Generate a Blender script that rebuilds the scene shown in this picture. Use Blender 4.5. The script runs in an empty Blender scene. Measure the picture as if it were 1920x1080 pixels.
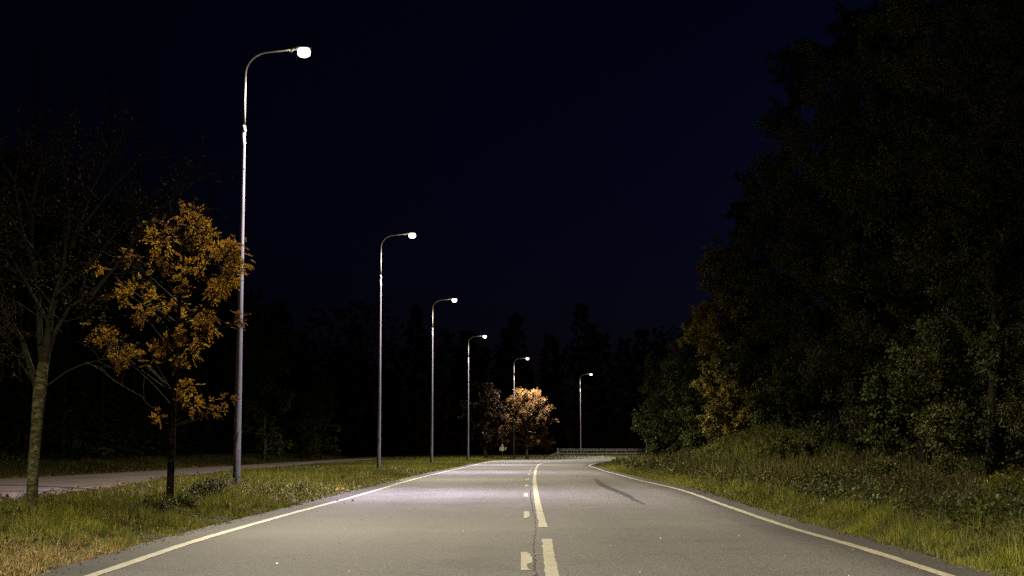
import bpy, bmesh, math, random
import numpy as np
from mathutils import Vector, Matrix

scene = bpy.context.scene
COL = scene.collection
R = math.radians
rng = np.random.default_rng(7)
random.seed(7)

# ------------------------------------------------------------------ camera
F = 2667.0                      # focal length in photo pixels (50 mm, 36 mm sensor, 1920 px)
CAM_Z = 0.98
PITCH = math.atan(300.0 / F)
cam_data = bpy.data.cameras.new('camera')
cam_data.lens = 50.0
cam_data.sensor_width = 36.0
cam_data.clip_start = 0.1
cam_data.clip_end = 2000.0
cam = bpy.data.objects.new('camera', cam_data)
COL.objects.link(cam)
cam.location = (0, 0, CAM_Z)
cam.rotation_euler = (math.pi / 2 + PITCH, 0, 0)
scene.camera = cam

# ------------------------------------------------------------------ night sky
world = bpy.data.worlds.new('World')
scene.world = world
world.use_nodes = True
wn, wl = world.node_tree.nodes, world.node_tree.links
wn.clear()
sky = wn.new('ShaderNodeTexSky')
sky.sky_type = 'NISHITA'
sky.sun_disc = False
sky.sun_elevation = R(-4.5)
sky.sun_rotation = R(64)
sky.air_density = 1.0
sky.dust_density = 0.0
sky.ozone_density = 4.5
bg = wn.new('ShaderNodeBackground')
bg.inputs['Strength'].default_value = 0.20
wo = wn.new('ShaderNodeOutputWorld')
wl.new(sky.outputs[0], bg.inputs[0])
wl.new(bg.outputs[0], wo.inputs[0])

LAMP_POWER = 23500.0            # the street lamps are the only light of the night
scene.view_settings.view_transform = 'Standard'
scene.view_settings.look = 'None'
scene.view_settings.exposure = 0.0
scene.view_settings.gamma = 1.0
scene.render.engine = 'CYCLES'
scene.cycles.use_denoising = False
scene.cycles.max_bounces = 5
scene.cycles.diffuse_bounces = 2
scene.cycles.glossy_bounces = 2
scene.cycles.transmission_bounces = 3
scene.cycles.sample_clamp_indirect = 1.0
scene.cycles.sample_clamp_direct = 6.0
scene.cycles.caustics_reflective = False
scene.cycles.caustics_refractive = False

# ------------------------------------------------------------------ surveying helpers
cp, sp = math.cos(PITCH), math.sin(PITCH)
def ray(px, py):
    u = (px - 960.0) / F
    v = (540.0 - py) / F
    return (u, cp - v * sp, sp + v * cp)
def on_level(px, py, z=0.0):
    """Point at height z that lies in the direction of a photo pixel."""
    d = ray(px, py)
    t = (z - CAM_Z) / d[2]
    return (d[0] * t, d[1] * t, z)
def at(px, py, Y):
    """Point at distance Y in the direction of a photo pixel."""
    d = ray(px, py)
    t = Y / d[1]
    return np.array((d[0] * t, Y, CAM_Z + d[2] * t))
def dip(y):
    """The carriageway sinks a little towards the bend."""
    return -0.25 * (np.clip(np.asarray(y, float) - 70.0, 0, 105) / 93.0) ** 2
def on_road(px, py):
    z = 0.0
    for _ in range(12):
        p = on_level(px, py, z)
        z = 0.5 * z + 0.5 * float(dip(p[1]))
    return on_level(px, py, z)
def sstep(t):
    t = np.clip(t, 0, 1)
    return t * t * (3 - 2 * t)

# ------------------------------------------------------------------ object helpers
def empty(name, loc, label=None, cat=None, group=None):
    o = bpy.data.objects.new(name, None)
    o.empty_display_size = 0.2
    COL.objects.link(o)
    o.location = loc
    tag(o, label, cat, group)
    return o
def tag(o, label=None, cat=None, group=None, kind=None):
    if label: o['label'] = label
    if cat: o['category'] = cat
    if group: o['group'] = group
    if kind: o['kind'] = kind
    return o
def mesh_obj(name, verts, faces, mat, parent=None, smooth=False):
    me = bpy.data.meshes.new(name)
    me.from_pydata([tuple(map(float, v)) for v in verts], [], faces)
    me.update()
    if smooth:
        me.polygons.foreach_set('use_smooth', [True] * len(me.polygons))
    if mat: me.materials.append(mat)
    o = bpy.data.objects.new(name, me)
    COL.objects.link(o)
    if parent: o.parent = parent
    return o
def np_mesh(name, V, corner_idx, sizes, mat, parent=None, smooth=False):
    """Fast mesh from numpy arrays: V (n,3), flat corner indices, polygon sizes."""
    me = bpy.data.meshes.new(name)
    V = np.ascontiguousarray(V, dtype=np.float32)
    corner_idx = np.ascontiguousarray(corner_idx, dtype=np.int32)
    sizes = np.ascontiguousarray(sizes, dtype=np.int32)
    me.vertices.add(len(V)); me.vertices.foreach_set('co', V.ravel())
    me.loops.add(len(corner_idx)); me.loops.foreach_set('vertex_index', corner_idx)
    me.polygons.add(len(sizes))
    starts = np.concatenate(([0], np.cumsum(sizes)[:-1])).astype(np.int32)
    me.polygons.foreach_set('loop_start', starts)
    me.polygons.foreach_set('loop_total', sizes)
    if smooth:
        me.polygons.foreach_set('use_smooth', np.ones(len(sizes), dtype=bool))
    me.update(calc_edges=True)
    me.validate()
    if mat: me.materials.append(mat)
    o = bpy.data.objects.new(name, me)
    COL.objects.link(o)
    if parent: o.parent = parent
    return o
def copy_tree(o, parent=None):
    c = o.copy()
    COL.objects.link(c)
    c.parent = parent
    for ch in list(o.children):
        copy_tree(ch, c)
    return c

class Tubes:
    """Tapered tubes gathered into one mesh."""
    def __init__(self): self.V, self.F, self.n = [], [], 0
    def add(self, pts, radii, sides=6, cap=True):
        pts = np.asarray(pts, dtype=float)
        k = len(pts)
        tan = np.gradient(pts, axis=0)
        tan /= np.linalg.norm(tan, axis=1)[:, None] + 1e-9
        ref = np.array((0.0, 0.0, 1.0)) if abs(tan[0][2]) < 0.8 else np.array((1.0, 0.0, 0.0))
        a = np.arange(sides) * 2 * math.pi / sides
        for i in range(k):
            u = np.cross(tan[i], ref); u /= np.linalg.norm(u) + 1e-9
            v = np.cross(u, tan[i])
            ref = np.cross(tan[i], u) * -1 if False else ref
            ring = pts[i] + radii[i] * (np.cos(a)[:, None] * u + np.sin(a)[:, None] * v)
            self.V.append(ring)
        b = self.n
        for i in range(k - 1):
            for j in range(sides):
                j2 = (j + 1) % sides
                self.F.append((b + i * sides + j, b + i * sides + j2, b + (i + 1) * sides + j2, b + (i + 1) * sides + j))
        if cap:
            self.F.append(tuple(b + j for j in reversed(range(sides))))
            self.F.append(tuple(b + (k - 1) * sides + j for j in range(sides)))
        self.n += k * sides
    def build(self, name, mat, parent=None, smooth=True):
        return mesh_obj(name, np.concatenate(self.V), self.F, mat, parent, smooth)

# ------------------------------------------------------------------ materials
def new_mat(name):
    m = bpy.data.materials.new(name)
    m.use_nodes = True
    nt = m.node_tree
    return m, nt, nt.nodes, nt.links, nt.nodes['Principled BSDF']
def ramp(nodes, stops, interp='LINEAR'):
    r = nodes.new('ShaderNodeValToRGB')
    r.color_ramp.interpolation = interp
    el = r.color_ramp.elements
    while len(el) > 1: el.remove(el[-1])
    for i, (p, c) in enumerate(stops):
        e = el[0] if i == 0 else el.new(p)
        e.position = p
        e.color = (*c, 1) if len(c) == 3 else c
    return r
def noise(nodes, links, vec, scale, detail=4, rough=0.6):
    n = nodes.new('ShaderNodeTexNoise')
    n.inputs['Scale'].default_value = scale
    n.inputs['Detail'].default_value = detail
    n.inputs['Roughness'].default_value = rough
    if vec is not None: links.new(vec, n.inputs['Vector'])
    return n
def mixc(nodes, links, fac, a, b, mode='MIX'):
    m = nodes.new('ShaderNodeMix'); m.data_type = 'RGBA'; m.blend_type = mode
    for sock, val in ((m.inputs[0], fac), (m.inputs[6], a), (m.inputs[7], b)):
        if isinstance(val, (int, float)): sock.default_value = val
        elif isinstance(val, tuple): sock.default_value = (*val, 1)
        else: links.new(val, sock)
    return m.outputs[2]
def position(nodes):
    return nodes.new('ShaderNodeNewGeometry').outputs['Position']
def bump(nodes, links, height, strength, dist, bsdf):
    b = nodes.new('ShaderNodeBump')
    b.inputs['Strength'].default_value = strength
    b.inputs['Distance'].default_value = dist
    links.new(height, b.inputs['Height'])
    links.new(b.outputs[0], bsdf.inputs['Normal'])

def asphalt_mat(name, dark, light, warm=(1, 1, 1)):
    m, nt, n, l, b = new_mat(name)
    P = position(n)
    fine = noise(n, l, P, 48, 4, 0.85)
    fine_r = ramp(n, [(0.38, dark), (0.50, tuple((d + g) / 2 for d, g in zip(dark, light))), (0.62, light)])
    l.new(fine.outputs[0], fine_r.inputs[0])
    grit = n.new('ShaderNodeTexVoronoi'); grit.inputs['Scale'].default_value = 70
    l.new(P, grit.inputs['Vector'])
    gr = ramp(n, [(0.0, (1.7, 1.65, 1.6)), (0.12, (1.15, 1.15, 1.15)), (0.3, (0.95, 0.95, 0.95)), (1.0, (0.88, 0.88, 0.88))])
    l.new(grit.outputs['Distance'], gr.inputs[0])
    c = mixc(n, l, 0.7, fine_r.outputs[0], gr.outputs[0], 'MULTIPLY')
    # worn, stained streaks stretched along the driving direction
    mp = n.new('ShaderNodeMapping'); mp.inputs['Scale'].default_value = (1.0, 0.09, 1.0)
    l.new(P, mp.inputs[0])
    big = noise(n, l, mp.outputs[0], 0.9, 5, 0.55)
    br = ramp(n, [(0.30, (0.84, 0.84, 0.85)), (0.5, (1, 1, 1)), (0.72, (1.12, 1.11, 1.10))])
    l.new(big.outputs[0], br.inputs[0])
    c = mixc(n, l, 1.0, c, br.outputs[0], 'MULTIPLY')
    mid = noise(n, l, P, 13, 3, 0.8)
    mr = ramp(n, [(0.36, (0.80, 0.80, 0.80)), (0.5, (1, 1, 1)), (0.64, (1.22, 1.21, 1.20))])
    l.new(mid.outputs[0], mr.inputs[0])
    c = mixc(n, l, 1.0, c, mr.outputs[0], 'MULTIPLY')
    blot = noise(n, l, P, 0.7, 6, 0.7)
    bl = ramp(n, [(0.33, (0.82, 0.82, 0.82)), (0.5, (1, 1, 1)), (1, (1.05, 1.05, 1.05))])
    l.new(blot.outputs[0], bl.inputs[0])
    c = mixc(n, l, 1.0, c, bl.outputs[0], 'MULTIPLY')
    l.new(c, b.inputs['Base Color'])
    b.inputs['Roughness'].default_value = 0.78
    b.inputs['Specular IOR Level'].default_value = 0.16
    bump(n, l, fine.outputs[0], 0.35, 0.008, b)
    return m

def simple_mat(name, c0, c1, scale, rough=0.8, metal=0.0, spec=0.3, bumpy=0.0, stretch=None):
    m, nt, n, l, b = new_mat(name)
    tc = n.new('ShaderNodeTexCoord')
    vec = tc.outputs['Object']
    if stretch:
        mp = n.new('ShaderNodeMapping'); mp.inputs['Scale'].default_value = stretch
        l.new(vec, mp.inputs[0]); vec = mp.outputs[0]
    t = noise(n, l, vec, scale, 6, 0.65)
    r = ramp(n, [(0.32, c0), (0.68, c1)])
    l.new(t.outputs[0], r.inputs[0])
    l.new(r.outputs[0], b.inputs['Base Color'])
    b.inputs['Roughness'].default_value = rough
    b.inputs['Metallic'].default_value = metal
    b.inputs['Specular IOR Level'].default_value = spec
    if bumpy: bump(n, l, t.outputs[0], 0.8, bumpy, b)
    return m

def leaf_mat(name, stops, trans=0.35, rough=0.5, patch=None, patch_scale=0.5, spec=0.3):
    """Leaves and blades: colour drawn per leaf, part of the light passes through."""
    m, nt, n, l, b = new_mat(name)
    g = n.new('ShaderNodeNewGeometry')
    r = ramp(n, stops)
    l.new(g.outputs['Random Per Island'], r.inputs[0])
    c = r.outputs[0]
    if patch:
        t = noise(n, l, g.outputs['Position'], patch_scale, 3, 0.6)
        pr = ramp(n, [(0.42, (0, 0, 0)), (0.62, (1, 1, 1))])
        l.new(t.outputs[0], pr.inputs[0])
        r2 = ramp(n, patch)
        l.new(g.outputs['Random Per Island'], r2.inputs[0])
        c = mixc(n, l, pr.outputs[0], c, r2.outputs[0])
    l.new(c, b.inputs['Base Color'])
    b.inputs['Roughness'].default_value = rough
    b.inputs['Specular IOR Level'].default_value = spec
    tr = n.new('ShaderNodeBsdfTranslucent')
    l.new(c, tr.inputs[0])
    mx = n.new('ShaderNodeMixShader')
    mx.inputs[0].default_value = trans
    l.new(b.outputs[0], mx.inputs[1]); l.new(tr.outputs[0], mx.inputs[2])
    l.new(mx.outputs[0], n['Material Output'].inputs[0])
    return m

M = {}
M['asphalt'] = asphalt_mat('asphalt', (0.030, 0.029, 0.028), (0.175, 0.168, 0.160))
M['shoulder'] = asphalt_mat('shoulder_asphalt', (0.030, 0.028, 0.026), (0.075, 0.070, 0.064))
M['path'] = asphalt_mat('path_asphalt', (0.105, 0.084, 0.083), (0.19, 0.155, 0.150))
def paint_mat():
    m, nt, n, l, b = new_mat('road_paint')
    P = position(n)
    t = noise(n, l, P, 30, 5, 0.7)
    r = ramp(n, [(0.34, (0.09, 0.085, 0.07)), (0.43, (0.29, 0.27, 0.195)), (0.7, (0.39, 0.365, 0.265))])
    l.new(t.outputs[0], r.inputs[0])
    t2 = noise(n, l, P, 3.5, 6, 0.75)
    r2 = ramp(n, [(0.35, (0.66, 0.65, 0.63)), (0.6, (1, 1, 1))])
    l.new(t2.outputs[0], r2.inputs[0])
    l.new(mixc(n, l, 1.0, r.outputs[0], r2.outputs[0], 'MULTIPLY'), b.inputs['Base Color'])
    b.inputs['Roughness'].default_value = 0.65
    bump(n, l, t.outputs[0], 0.4, 0.004, b)
    return m
M['paint'] = paint_mat()
M['crack'] = simple_mat('crack_filling', (0.010, 0.010, 0.009), (0.03, 0.028, 0.025), 20)
def skid_mat():
    m, nt, n, l, b = new_mat('tyre_rubber')
    P = position(n)
    t = noise(n, l, P, 6, 5, 0.7)
    r = ramp(n, [(0.35, (0, 0, 0)), (0.6, (0.75, 0.75, 0.75))])
    l.new(t.outputs[0], r.inputs[0]); l.new(r.outputs[0], b.inputs['Alpha'])
    b.inputs['Base Color'].default_value = (0.022, 0.021, 0.02, 1)
    b.inputs['Roughness'].default_value = 0.7
    return m
M['skid'] = skid_mat()
def ground_mat():
    m, nt, n, l, b = new_mat('soil_and_thatch')
    P = position(n)
    t = noise(n, l, P, 5, 8, 0.75)
    r = ramp(n, [(0.30, (0.010, 0.010, 0.005)), (0.5, (0.028, 0.030, 0.010)), (0.7, (0.06, 0.052, 0.022))])
    l.new(t.outputs[0], r.inputs[0])
    l.new(r.outputs[0], b.inputs['Base Color'])
    b.inputs['Roughness'].default_value = 0.95
    bump(n, l, t.outputs[0], 1.0, 0.05, b)
    return m
M['ground'] = ground_mat()
M['galvanised'] = simple_mat('galvanised_steel', (0.09, 0.087, 0.087), (0.175, 0.17, 0.17), 9, 0.55, 0.15, 0.4, 0, (1, 1, 0.12))
M['dark_metal'] = simple_mat('grey_metal', (0.10, 0.10, 0.10), (0.16, 0.16, 0.16), 12, 0.5, 0.5)
M['rail'] = simple_mat('weathered_rail', (0.07, 0.066, 0.066), (0.14, 0.13, 0.13), 4, 0.5, 0.4)
M['rail_post'] = simple_mat('rail_post', (0.03, 0.03, 0.03), (0.06, 0.056, 0.056), 6, 0.6, 0.2)
M['sign'] = simple_mat('sign_face', (0.15, 0.14, 0.10), (0.22, 0.205, 0.155), 5, 0.5)
M['sign_mark'] = simple_mat('sign_marks', (0.03, 0.03, 0.02), (0.06, 0.05, 0.03), 5, 0.6)
M['sign_back'] = simple_mat('sign_back', (0.12, 0.12, 0.11), (0.18, 0.18, 0.16), 5, 0.5, 0.2)
M['bark_pale'] = simple_mat('lichen_bark', (0.022, 0.019, 0.011), (0.125, 0.115, 0.046), 26, 0.9, 0, 0.1, 0.06, (1, 1, 0.55))
def lichen(m):
    n, l = m.node_tree.nodes, m.node_tree.links
    b = n['Principled BSDF']
    tc = n.new('ShaderNodeTexCoord')
    mp = n.new('ShaderNodeMapping'); mp.inputs['Scale'].default_value = (1, 1, 2.4); l.new(tc.outputs['Object'], mp.inputs[0])
    t = noise(n, l, mp.outputs[0], 11, 8, 0.75)
    r = ramp(n, [(0.40, (0.030, 0.025, 0.016)), (0.50, (0.07, 0.062, 0.030)), (0.60, (0.17, 0.155, 0.065))])
    l.new(t.outputs[0], r.inputs[0]); l.new(r.outputs[0], b.inputs['Base Color'])
    bump(n, l, t.outputs[0], 1.0, 0.05, b)
lichen(M['bark_pale'])
M['bark_limb_shaded'] = simple_mat('shaded_limb_bark', (0.010, 0.009, 0.006), (0.032, 0.029, 0.016), 18, 0.9, 0, 0.1, 0.02)  # less lichen, and darkened in place of the shade on the unlit branches
M['bark_rowan'] = simple_mat('rowan_bark', (0.010, 0.008, 0.006), (0.034, 0.027, 0.019), 16, 0.95, 0, 0.05, 0.02, (1, 1, 0.4))
M['bark_dark'] = simple_mat('dark_bark', (0.020, 0.016, 0.012), (0.06, 0.048, 0.034), 14, 0.9, 0, 0.1, 0.02, (1, 1, 0.4))
M['bark_grey'] = simple_mat('grey_bark', (0.022, 0.020, 0.016), (0.07, 0.064, 0.05), 10, 0.9, 0, 0.1, 0.02, (1, 1, 0.5))
M['bark_birch'] = simple_mat('birch_bark', (0.06, 0.055, 0.05), (0.5, 0.48, 0.42), 9, 0.8, 0, 0.2, 0.01, (1, 1, 2.2))
M['rowan_leaf'] = leaf_mat('orange_rowan_leaves', [(0, (0.15, 0.06, 0.008)), (0.35, (0.25, 0.108, 0.009)), (0.65, (0.32, 0.165, 0.011)), (0.82, (0.33, 0.24, 0.016)), (0.92, (0.22, 0.21, 0.018)), (1, (0.14, 0.18, 0.02))], 0.45, 0.8, spec=0.03,
                           patch=[(0, (0.035, 0.015, 0.006)), (0.6, (0.09, 0.042, 0.010)), (1, (0.20, 0.10, 0.014))], patch_scale=1.3)
M['brown_leaf'] = leaf_mat('red_brown_leaves', [(0, (0.012, 0.008, 0.005)), (0.6, (0.022, 0.013, 0.006)), (0.95, (0.034, 0.022, 0.009)), (1, (0.10, 0.07, 0.02))], 0.2, 0.8, spec=0.05)
M['copper_leaf'] = leaf_mat('copper_leaves', [(0, (0.042, 0.023, 0.007)), (0.5, (0.088, 0.050, 0.014)), (1, (0.135, 0.082, 0.022))], 0.3, 0.8, spec=0.03)
M['dim_rust'] = leaf_mat('dim_rust_leaves', [(0, (0.03, 0.018, 0.010)), (1, (0.075, 0.045, 0.022))], 0.3, 0.8, spec=0.03)
M['rust_leaf'] = leaf_mat('dark_rust_leaves', [(0, (0.014, 0.008, 0.004)), (0.5, (0.024, 0.013, 0.006)), (1, (0.045, 0.026, 0.010))], 0.3, spec=0.05)
M['green_leaf'] = leaf_mat('dark_green_leaves', [(0, (0.03, 0.044, 0.012)), (0.5, (0.05, 0.07, 0.017)), (0.9, (0.075, 0.092, 0.022)), (1, (0.11, 0.12, 0.034))], 0.25, 0.6,
                           patch=[(0, (0.05, 0.04, 0.014)), (0.6, (0.07, 0.062, 0.018)), (1, (0.11, 0.10, 0.028))], patch_scale=0.6, spec=0.12)
M['willow_leaf'] = leaf_mat('olive_willow_leaves', [(0, (0.034, 0.038, 0.011)), (0.5, (0.060, 0.066, 0.018)), (0.9, (0.09, 0.098, 0.026)), (1, (0.15, 0.155, 0.05))], 0.25, 0.6,
                            patch=[(0, (0.04, 0.036, 0.018)), (1, (0.09, 0.078, 0.034))], patch_scale=0.5, spec=0.12)
M['yellow_leaf'] = leaf_mat('yellowing_leaves', [(0, (0.06, 0.055, 0.010)), (0.4, (0.14, 0.11, 0.014)), (0.8, (0.27, 0.19, 0.018)), (1, (0.34, 0.24, 0.03))], 0.35,
                            patch=[(0, (0.035, 0.042, 0.010)), (1, (0.09, 0.085, 0.018))], patch_scale=0.7)
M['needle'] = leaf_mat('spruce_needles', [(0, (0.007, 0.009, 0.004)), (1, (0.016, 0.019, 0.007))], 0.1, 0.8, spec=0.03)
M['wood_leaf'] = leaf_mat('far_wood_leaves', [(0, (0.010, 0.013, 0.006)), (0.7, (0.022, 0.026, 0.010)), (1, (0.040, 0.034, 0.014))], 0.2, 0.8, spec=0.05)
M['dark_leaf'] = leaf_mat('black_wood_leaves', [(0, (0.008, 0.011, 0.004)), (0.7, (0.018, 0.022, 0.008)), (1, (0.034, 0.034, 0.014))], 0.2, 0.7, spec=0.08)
M['dim_leaf'] = leaf_mat('dim_green_leaves', [(0, (0.024, 0.030, 0.010)), (0.7, (0.046, 0.052, 0.015)), (1, (0.075, 0.07, 0.02))], 0.25, 0.8, spec=0.05)
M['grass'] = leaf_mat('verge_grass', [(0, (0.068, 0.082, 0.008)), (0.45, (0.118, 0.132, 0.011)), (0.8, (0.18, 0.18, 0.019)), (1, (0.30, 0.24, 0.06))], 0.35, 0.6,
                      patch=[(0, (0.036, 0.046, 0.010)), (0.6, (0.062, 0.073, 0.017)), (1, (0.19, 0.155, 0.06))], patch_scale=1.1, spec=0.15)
M['dark_grass'] = leaf_mat('rough_grass', [(0, (0.034, 0.038, 0.007)), (0.5, (0.050, 0.053, 0.009)), (0.85, (0.075, 0.066, 0.015)), (1, (0.16, 0.12, 0.042))], 0.3, 0.6, spec=0.15)  # darker, more olive grass than the verge strip
M['straw'] = leaf_mat('dry_straw', [(0, (0.17, 0.115, 0.04)), (0.5, (0.30, 0.21, 0.075)), (1, (0.44, 0.33, 0.14))], 0.25, 0.6)
M['weed_stalk'] = leaf_mat('brown_weed_stalks', [(0, (0.028, 0.020, 0.008)), (0.5, (0.060, 0.042, 0.015)), (0.9, (0.060, 0.055, 0.014)), (1, (0.19, 0.15, 0.07))], 0.2, 0.6, spec=0.1)
M['weed_leaf'] = leaf_mat('weed_leaves', [(0, (0.020, 0.027, 0.006)), (0.5, (0.040, 0.050, 0.009)), (0.9, (0.072, 0.084, 0.016)), (1, (0.15, 0.15, 0.05))], 0.3, 0.6, spec=0.12,
                          patch=[(0, (0.018, 0.014, 0.006)), (0.6, (0.040, 0.033, 0.011)), (1, (0.075, 0.062, 0.020))], patch_scale=0.75)
M['bright_weed'] = leaf_mat('fresh_weed_leaves', [(0, (0.07, 0.085, 0.010)), (0.6, (0.12, 0.13, 0.015)), (1, (0.19, 0.18, 0.03))], 0.35, 0.45)
M['litter'] = leaf_mat('fallen_leaf_litter', [(0, (0.09, 0.045, 0.018)), (0.5, (0.18, 0.10, 0.035)), (0.85, (0.22, 0.14, 0.045)), (1, (0.26, 0.20, 0.09))], 0.15, 0.8, spec=0.1)
M['specks'] = leaf_mat('pale_specks', [(0, (0.04, 0.035, 0.028)), (0.3, (0.16, 0.13, 0.09)), (0.5, (0.4, 0.38, 0.34)), (1, (0.75, 0.73, 0.68))], 0.1, 0.5)
M['bark_shaded'] = simple_mat('shaded_bark', (0.006, 0.005, 0.004), (0.020, 0.017, 0.013), 10, 0.95, 0, 0.05)  # shade put into the bark colour so lamplit stems do not stand out
def lens_mat():
    m, nt, n, l, b = new_mat('lit_lamp_glass')
    b.inputs['Base Color'].default_value = (0.9, 0.9, 0.9, 1)
    b.inputs['Emission Color'].default_value = (1.0, 0.90, 0.70, 1)
    b.inputs['Emission Strength'].default_value = 9.0
    m.cycles.emission_sampling = 'NONE'
    b.inputs['Roughness'].default_value = 0.2
    return m
M['lens'] = lens_mat()

# ------------------------------------------------------------------ road survey
left_line = [(172, 1080), (350, 1020), (500, 976), (640, 938), (779, 898), (834, 884.5), (873, 876), (902, 869), (929, 864.6), (947, 862.6)]
right_line = [(1777, 1080), (1635, 1034), (1493, 993), (1372, 952.4), (1276, 918.7), (1196, 900), (1163, 891), (1130, 882.3), (1113, 876.3), (1105, 873.7), (1109, 871.0), (1118, 869)]
LL = np.array([on_road(*p)[:2] for p in left_line])
RL = np.array([on_road(*p)[:2] for p in right_line])
LL = np.vstack([[LL[0] + (0.0, -70)], [LL[0] + (0.0, -8)], LL])
RL = np.vstack([[RL[0] + (0.0, -70)], [RL[0] + (0.0, -8)], RL])
def smooth_line(P, n=160):
    P = np.asarray(P, float)
    s = np.concatenate(([0], np.cumsum(np.linalg.norm(np.diff(P, axis=0), axis=1))))
    t = np.linspace(0, s[-1], n)
    # denser where the points are dense
    t = np.interp(np.linspace(0, len(s) - 1, n), np.arange(len(s)), s)
    m = np.gradient(P, s, axis=0)
    i = np.clip(np.searchsorted(s, t, side='right') - 1, 0, len(s) - 2)
    h = (s[i + 1] - s[i])[:, None]; u = ((t - s[i])[:, None]) / h
    h00 = 2*u**3 - 3*u**2 + 1; h10 = u**3 - 2*u**2 + u; h01 = -2*u**3 + 3*u**2; h11 = u**3 - u**2
    return h00*P[i] + h10*h*m[i] + h01*P[i+1] + h11*h*m[i+1]
LLs, RLs = smooth_line(LL, 150), smooth_line(RL, 170)
# asphalt edges: half a metre outside the lines, then the wide right-hand bend
far_edge = np.array([on_road(*p)[:2] for p in [(966, 861.6), (995, 860.9), (1040, 860.5), (1084, 860.2), (1140, 860.0), (1204, 859.8)]])
Lout = np.vstack([LL[:-1] + np.array([-0.46, 0.05]), far_edge, [[30, far_edge[-1][1] + 2.0], [70, far_edge[-1][1] + 3.0]]])
in_edge = np.array([on_road(*p)[:2] for p in [(1119, 873.4), (1127, 869.6), (1151, 865.4), (1180, 863.4), (1206, 862.2)]])
Rout = np.vstack([RL[:-4] + np.array([0.40, 0.0]), in_edge, [[17.0, 143.0], [30, 154], [70, 160]]])
def xl(y): return np.interp(y, Lout[:, 1], Lout[:, 0])
def xr(y): return np.interp(y, Rout[:, 1], Rout[:, 0])
# footpath on the far side of the left verge
near_px = [(0, 948), (120, 930), (200, 918), (330, 899), (480, 880), (600, 869), (700, 862.5)]
far_px = [(0, 901), (150, 893.5), (350, 880.5), (540, 868.5), (700, 860.2)]
PN = np.array([on_level(*p)[:2] for p in near_px])
PF = np.array([on_level(*p)[:2] for p in far_px])
PN = np.vstack([[-8.0, -40], [-8.2, 10], PN, [-13.0, 150]])
PF = np.vstack([[-13.0, -40], [-14.2, 10], PF, [-15.5, 150]])
PF[:, 0] = np.minimum(PF[:, 0], np.interp(PF[:, 1], PN[:, 1], PN[:, 0]) - 2.2)
def pn(y): return np.interp(y, PN[:, 1], PN[:, 0])
def pf(y): return np.interp(y, PF[:, 1], PF[:, 0])

def wob(x, y):
    return (np.sin(x * 1.7 + y * 0.6) + np.sin(x * 0.9 - y * 1.3 + 1.0) + np.sin(x * 2.9 + y * 2.1 + 2.0)) / 3
MOUND = at(1455, 838, 47.0)
def terrain(x, y):
    x = np.asarray(x, float); y = np.asarray(y, float)
    z = np.full(np.broadcast(x, y).shape, -0.05)
    dl = np.where(y > Lout[-1][1], y - Lout[-1][1], xl(y) - x)                       # metres outside the left asphalt edge
    dr = np.where(y > Rout[-1][1], -1.0, x - xr(y))
    left = dl > 0
    z = np.where(left, -0.03 + 0.05 * sstep(dl / 1.2) + 0.025 * wob(x, y) * sstep(dl / 2), z)
    dp = pf(y) - x                       # beyond the footpath
    z = np.where(left & (dp > 0), z + 0.045 * np.minimum(np.maximum(dp - 0.6, 0), 28), z)
    right = dr > 0
    bank = 0.04 * sstep(dr / 1.5) + 0.05 * wob(x, y) * sstep((dr - 1) / 2) + 0.11 * np.maximum(dr - 5.0, 0).clip(0, 16)
    mound = 1.35 * np.exp(-((x - MOUND[0]) / 2.1) ** 2 - ((y - 49) / 9.0) ** 2)
    z = np.where(right, -0.03 + bank + mound * sstep(dr / 2.0), z)
    inside = (dl <= 0) & (dr <= 0)
    # distances square to the edge, not along x
    dl = np.where(y > Lout[-1][1], dl + 2.0, dl / np.sqrt(1 + (xl(y + 0.5) - xl(y - 0.5)) ** 2))
    dr = dr / np.sqrt(1 + (xr(y + 0.5) - xr(y - 0.5)) ** 2)
    z = np.where(inside, dip(y) - 0.06, z)
    # verges slope down to the sunken asphalt
    near = np.minimum(np.where(left, dl, 99), np.where(right, dr, 99))
    z = np.where(~inside, z + dip(y) * (1 - sstep(near / 2.0)), z)
    z = np.where(~inside & (y > 125) & (dl > 0), dip(y) * (1 - sstep(dl / 3.0)) - 0.03 + 0.015 * wob(x, y) * sstep(dl / 2), z)
    return z
xs = np.concatenate([np.linspace(-300, -44, 18), np.arange(-40, 40.01, 0.6), np.linspace(44, 300, 18)])
ys = np.concatenate([np.linspace(-120, 4, 18), np.arange(6, 128, 0.9), np.arange(128.5, 180, 0.5), np.linspace(190, 700, 20)])
GX, GY = np.meshgrid(xs, ys)
GZ = terrain(GX, GY)
V = np.stack([GX.ravel(), GY.ravel(), GZ.ravel()], 1)
nx, ny = len(xs), len(ys)
idx = np.arange(nx * ny).reshape(ny, nx)
quads = np.stack([idx[:-1, :-1], idx[:-1, 1:], idx[1:, 1:], idx[1:, :-1]], -1).reshape(-1, 4)
g = np_mesh('ground', V, quads.ravel(), np.full(len(quads), 4), M['ground'], smooth=True)
tag(g, 'dark soil and thatch under the grass verges and woods', kind='structure')

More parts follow.
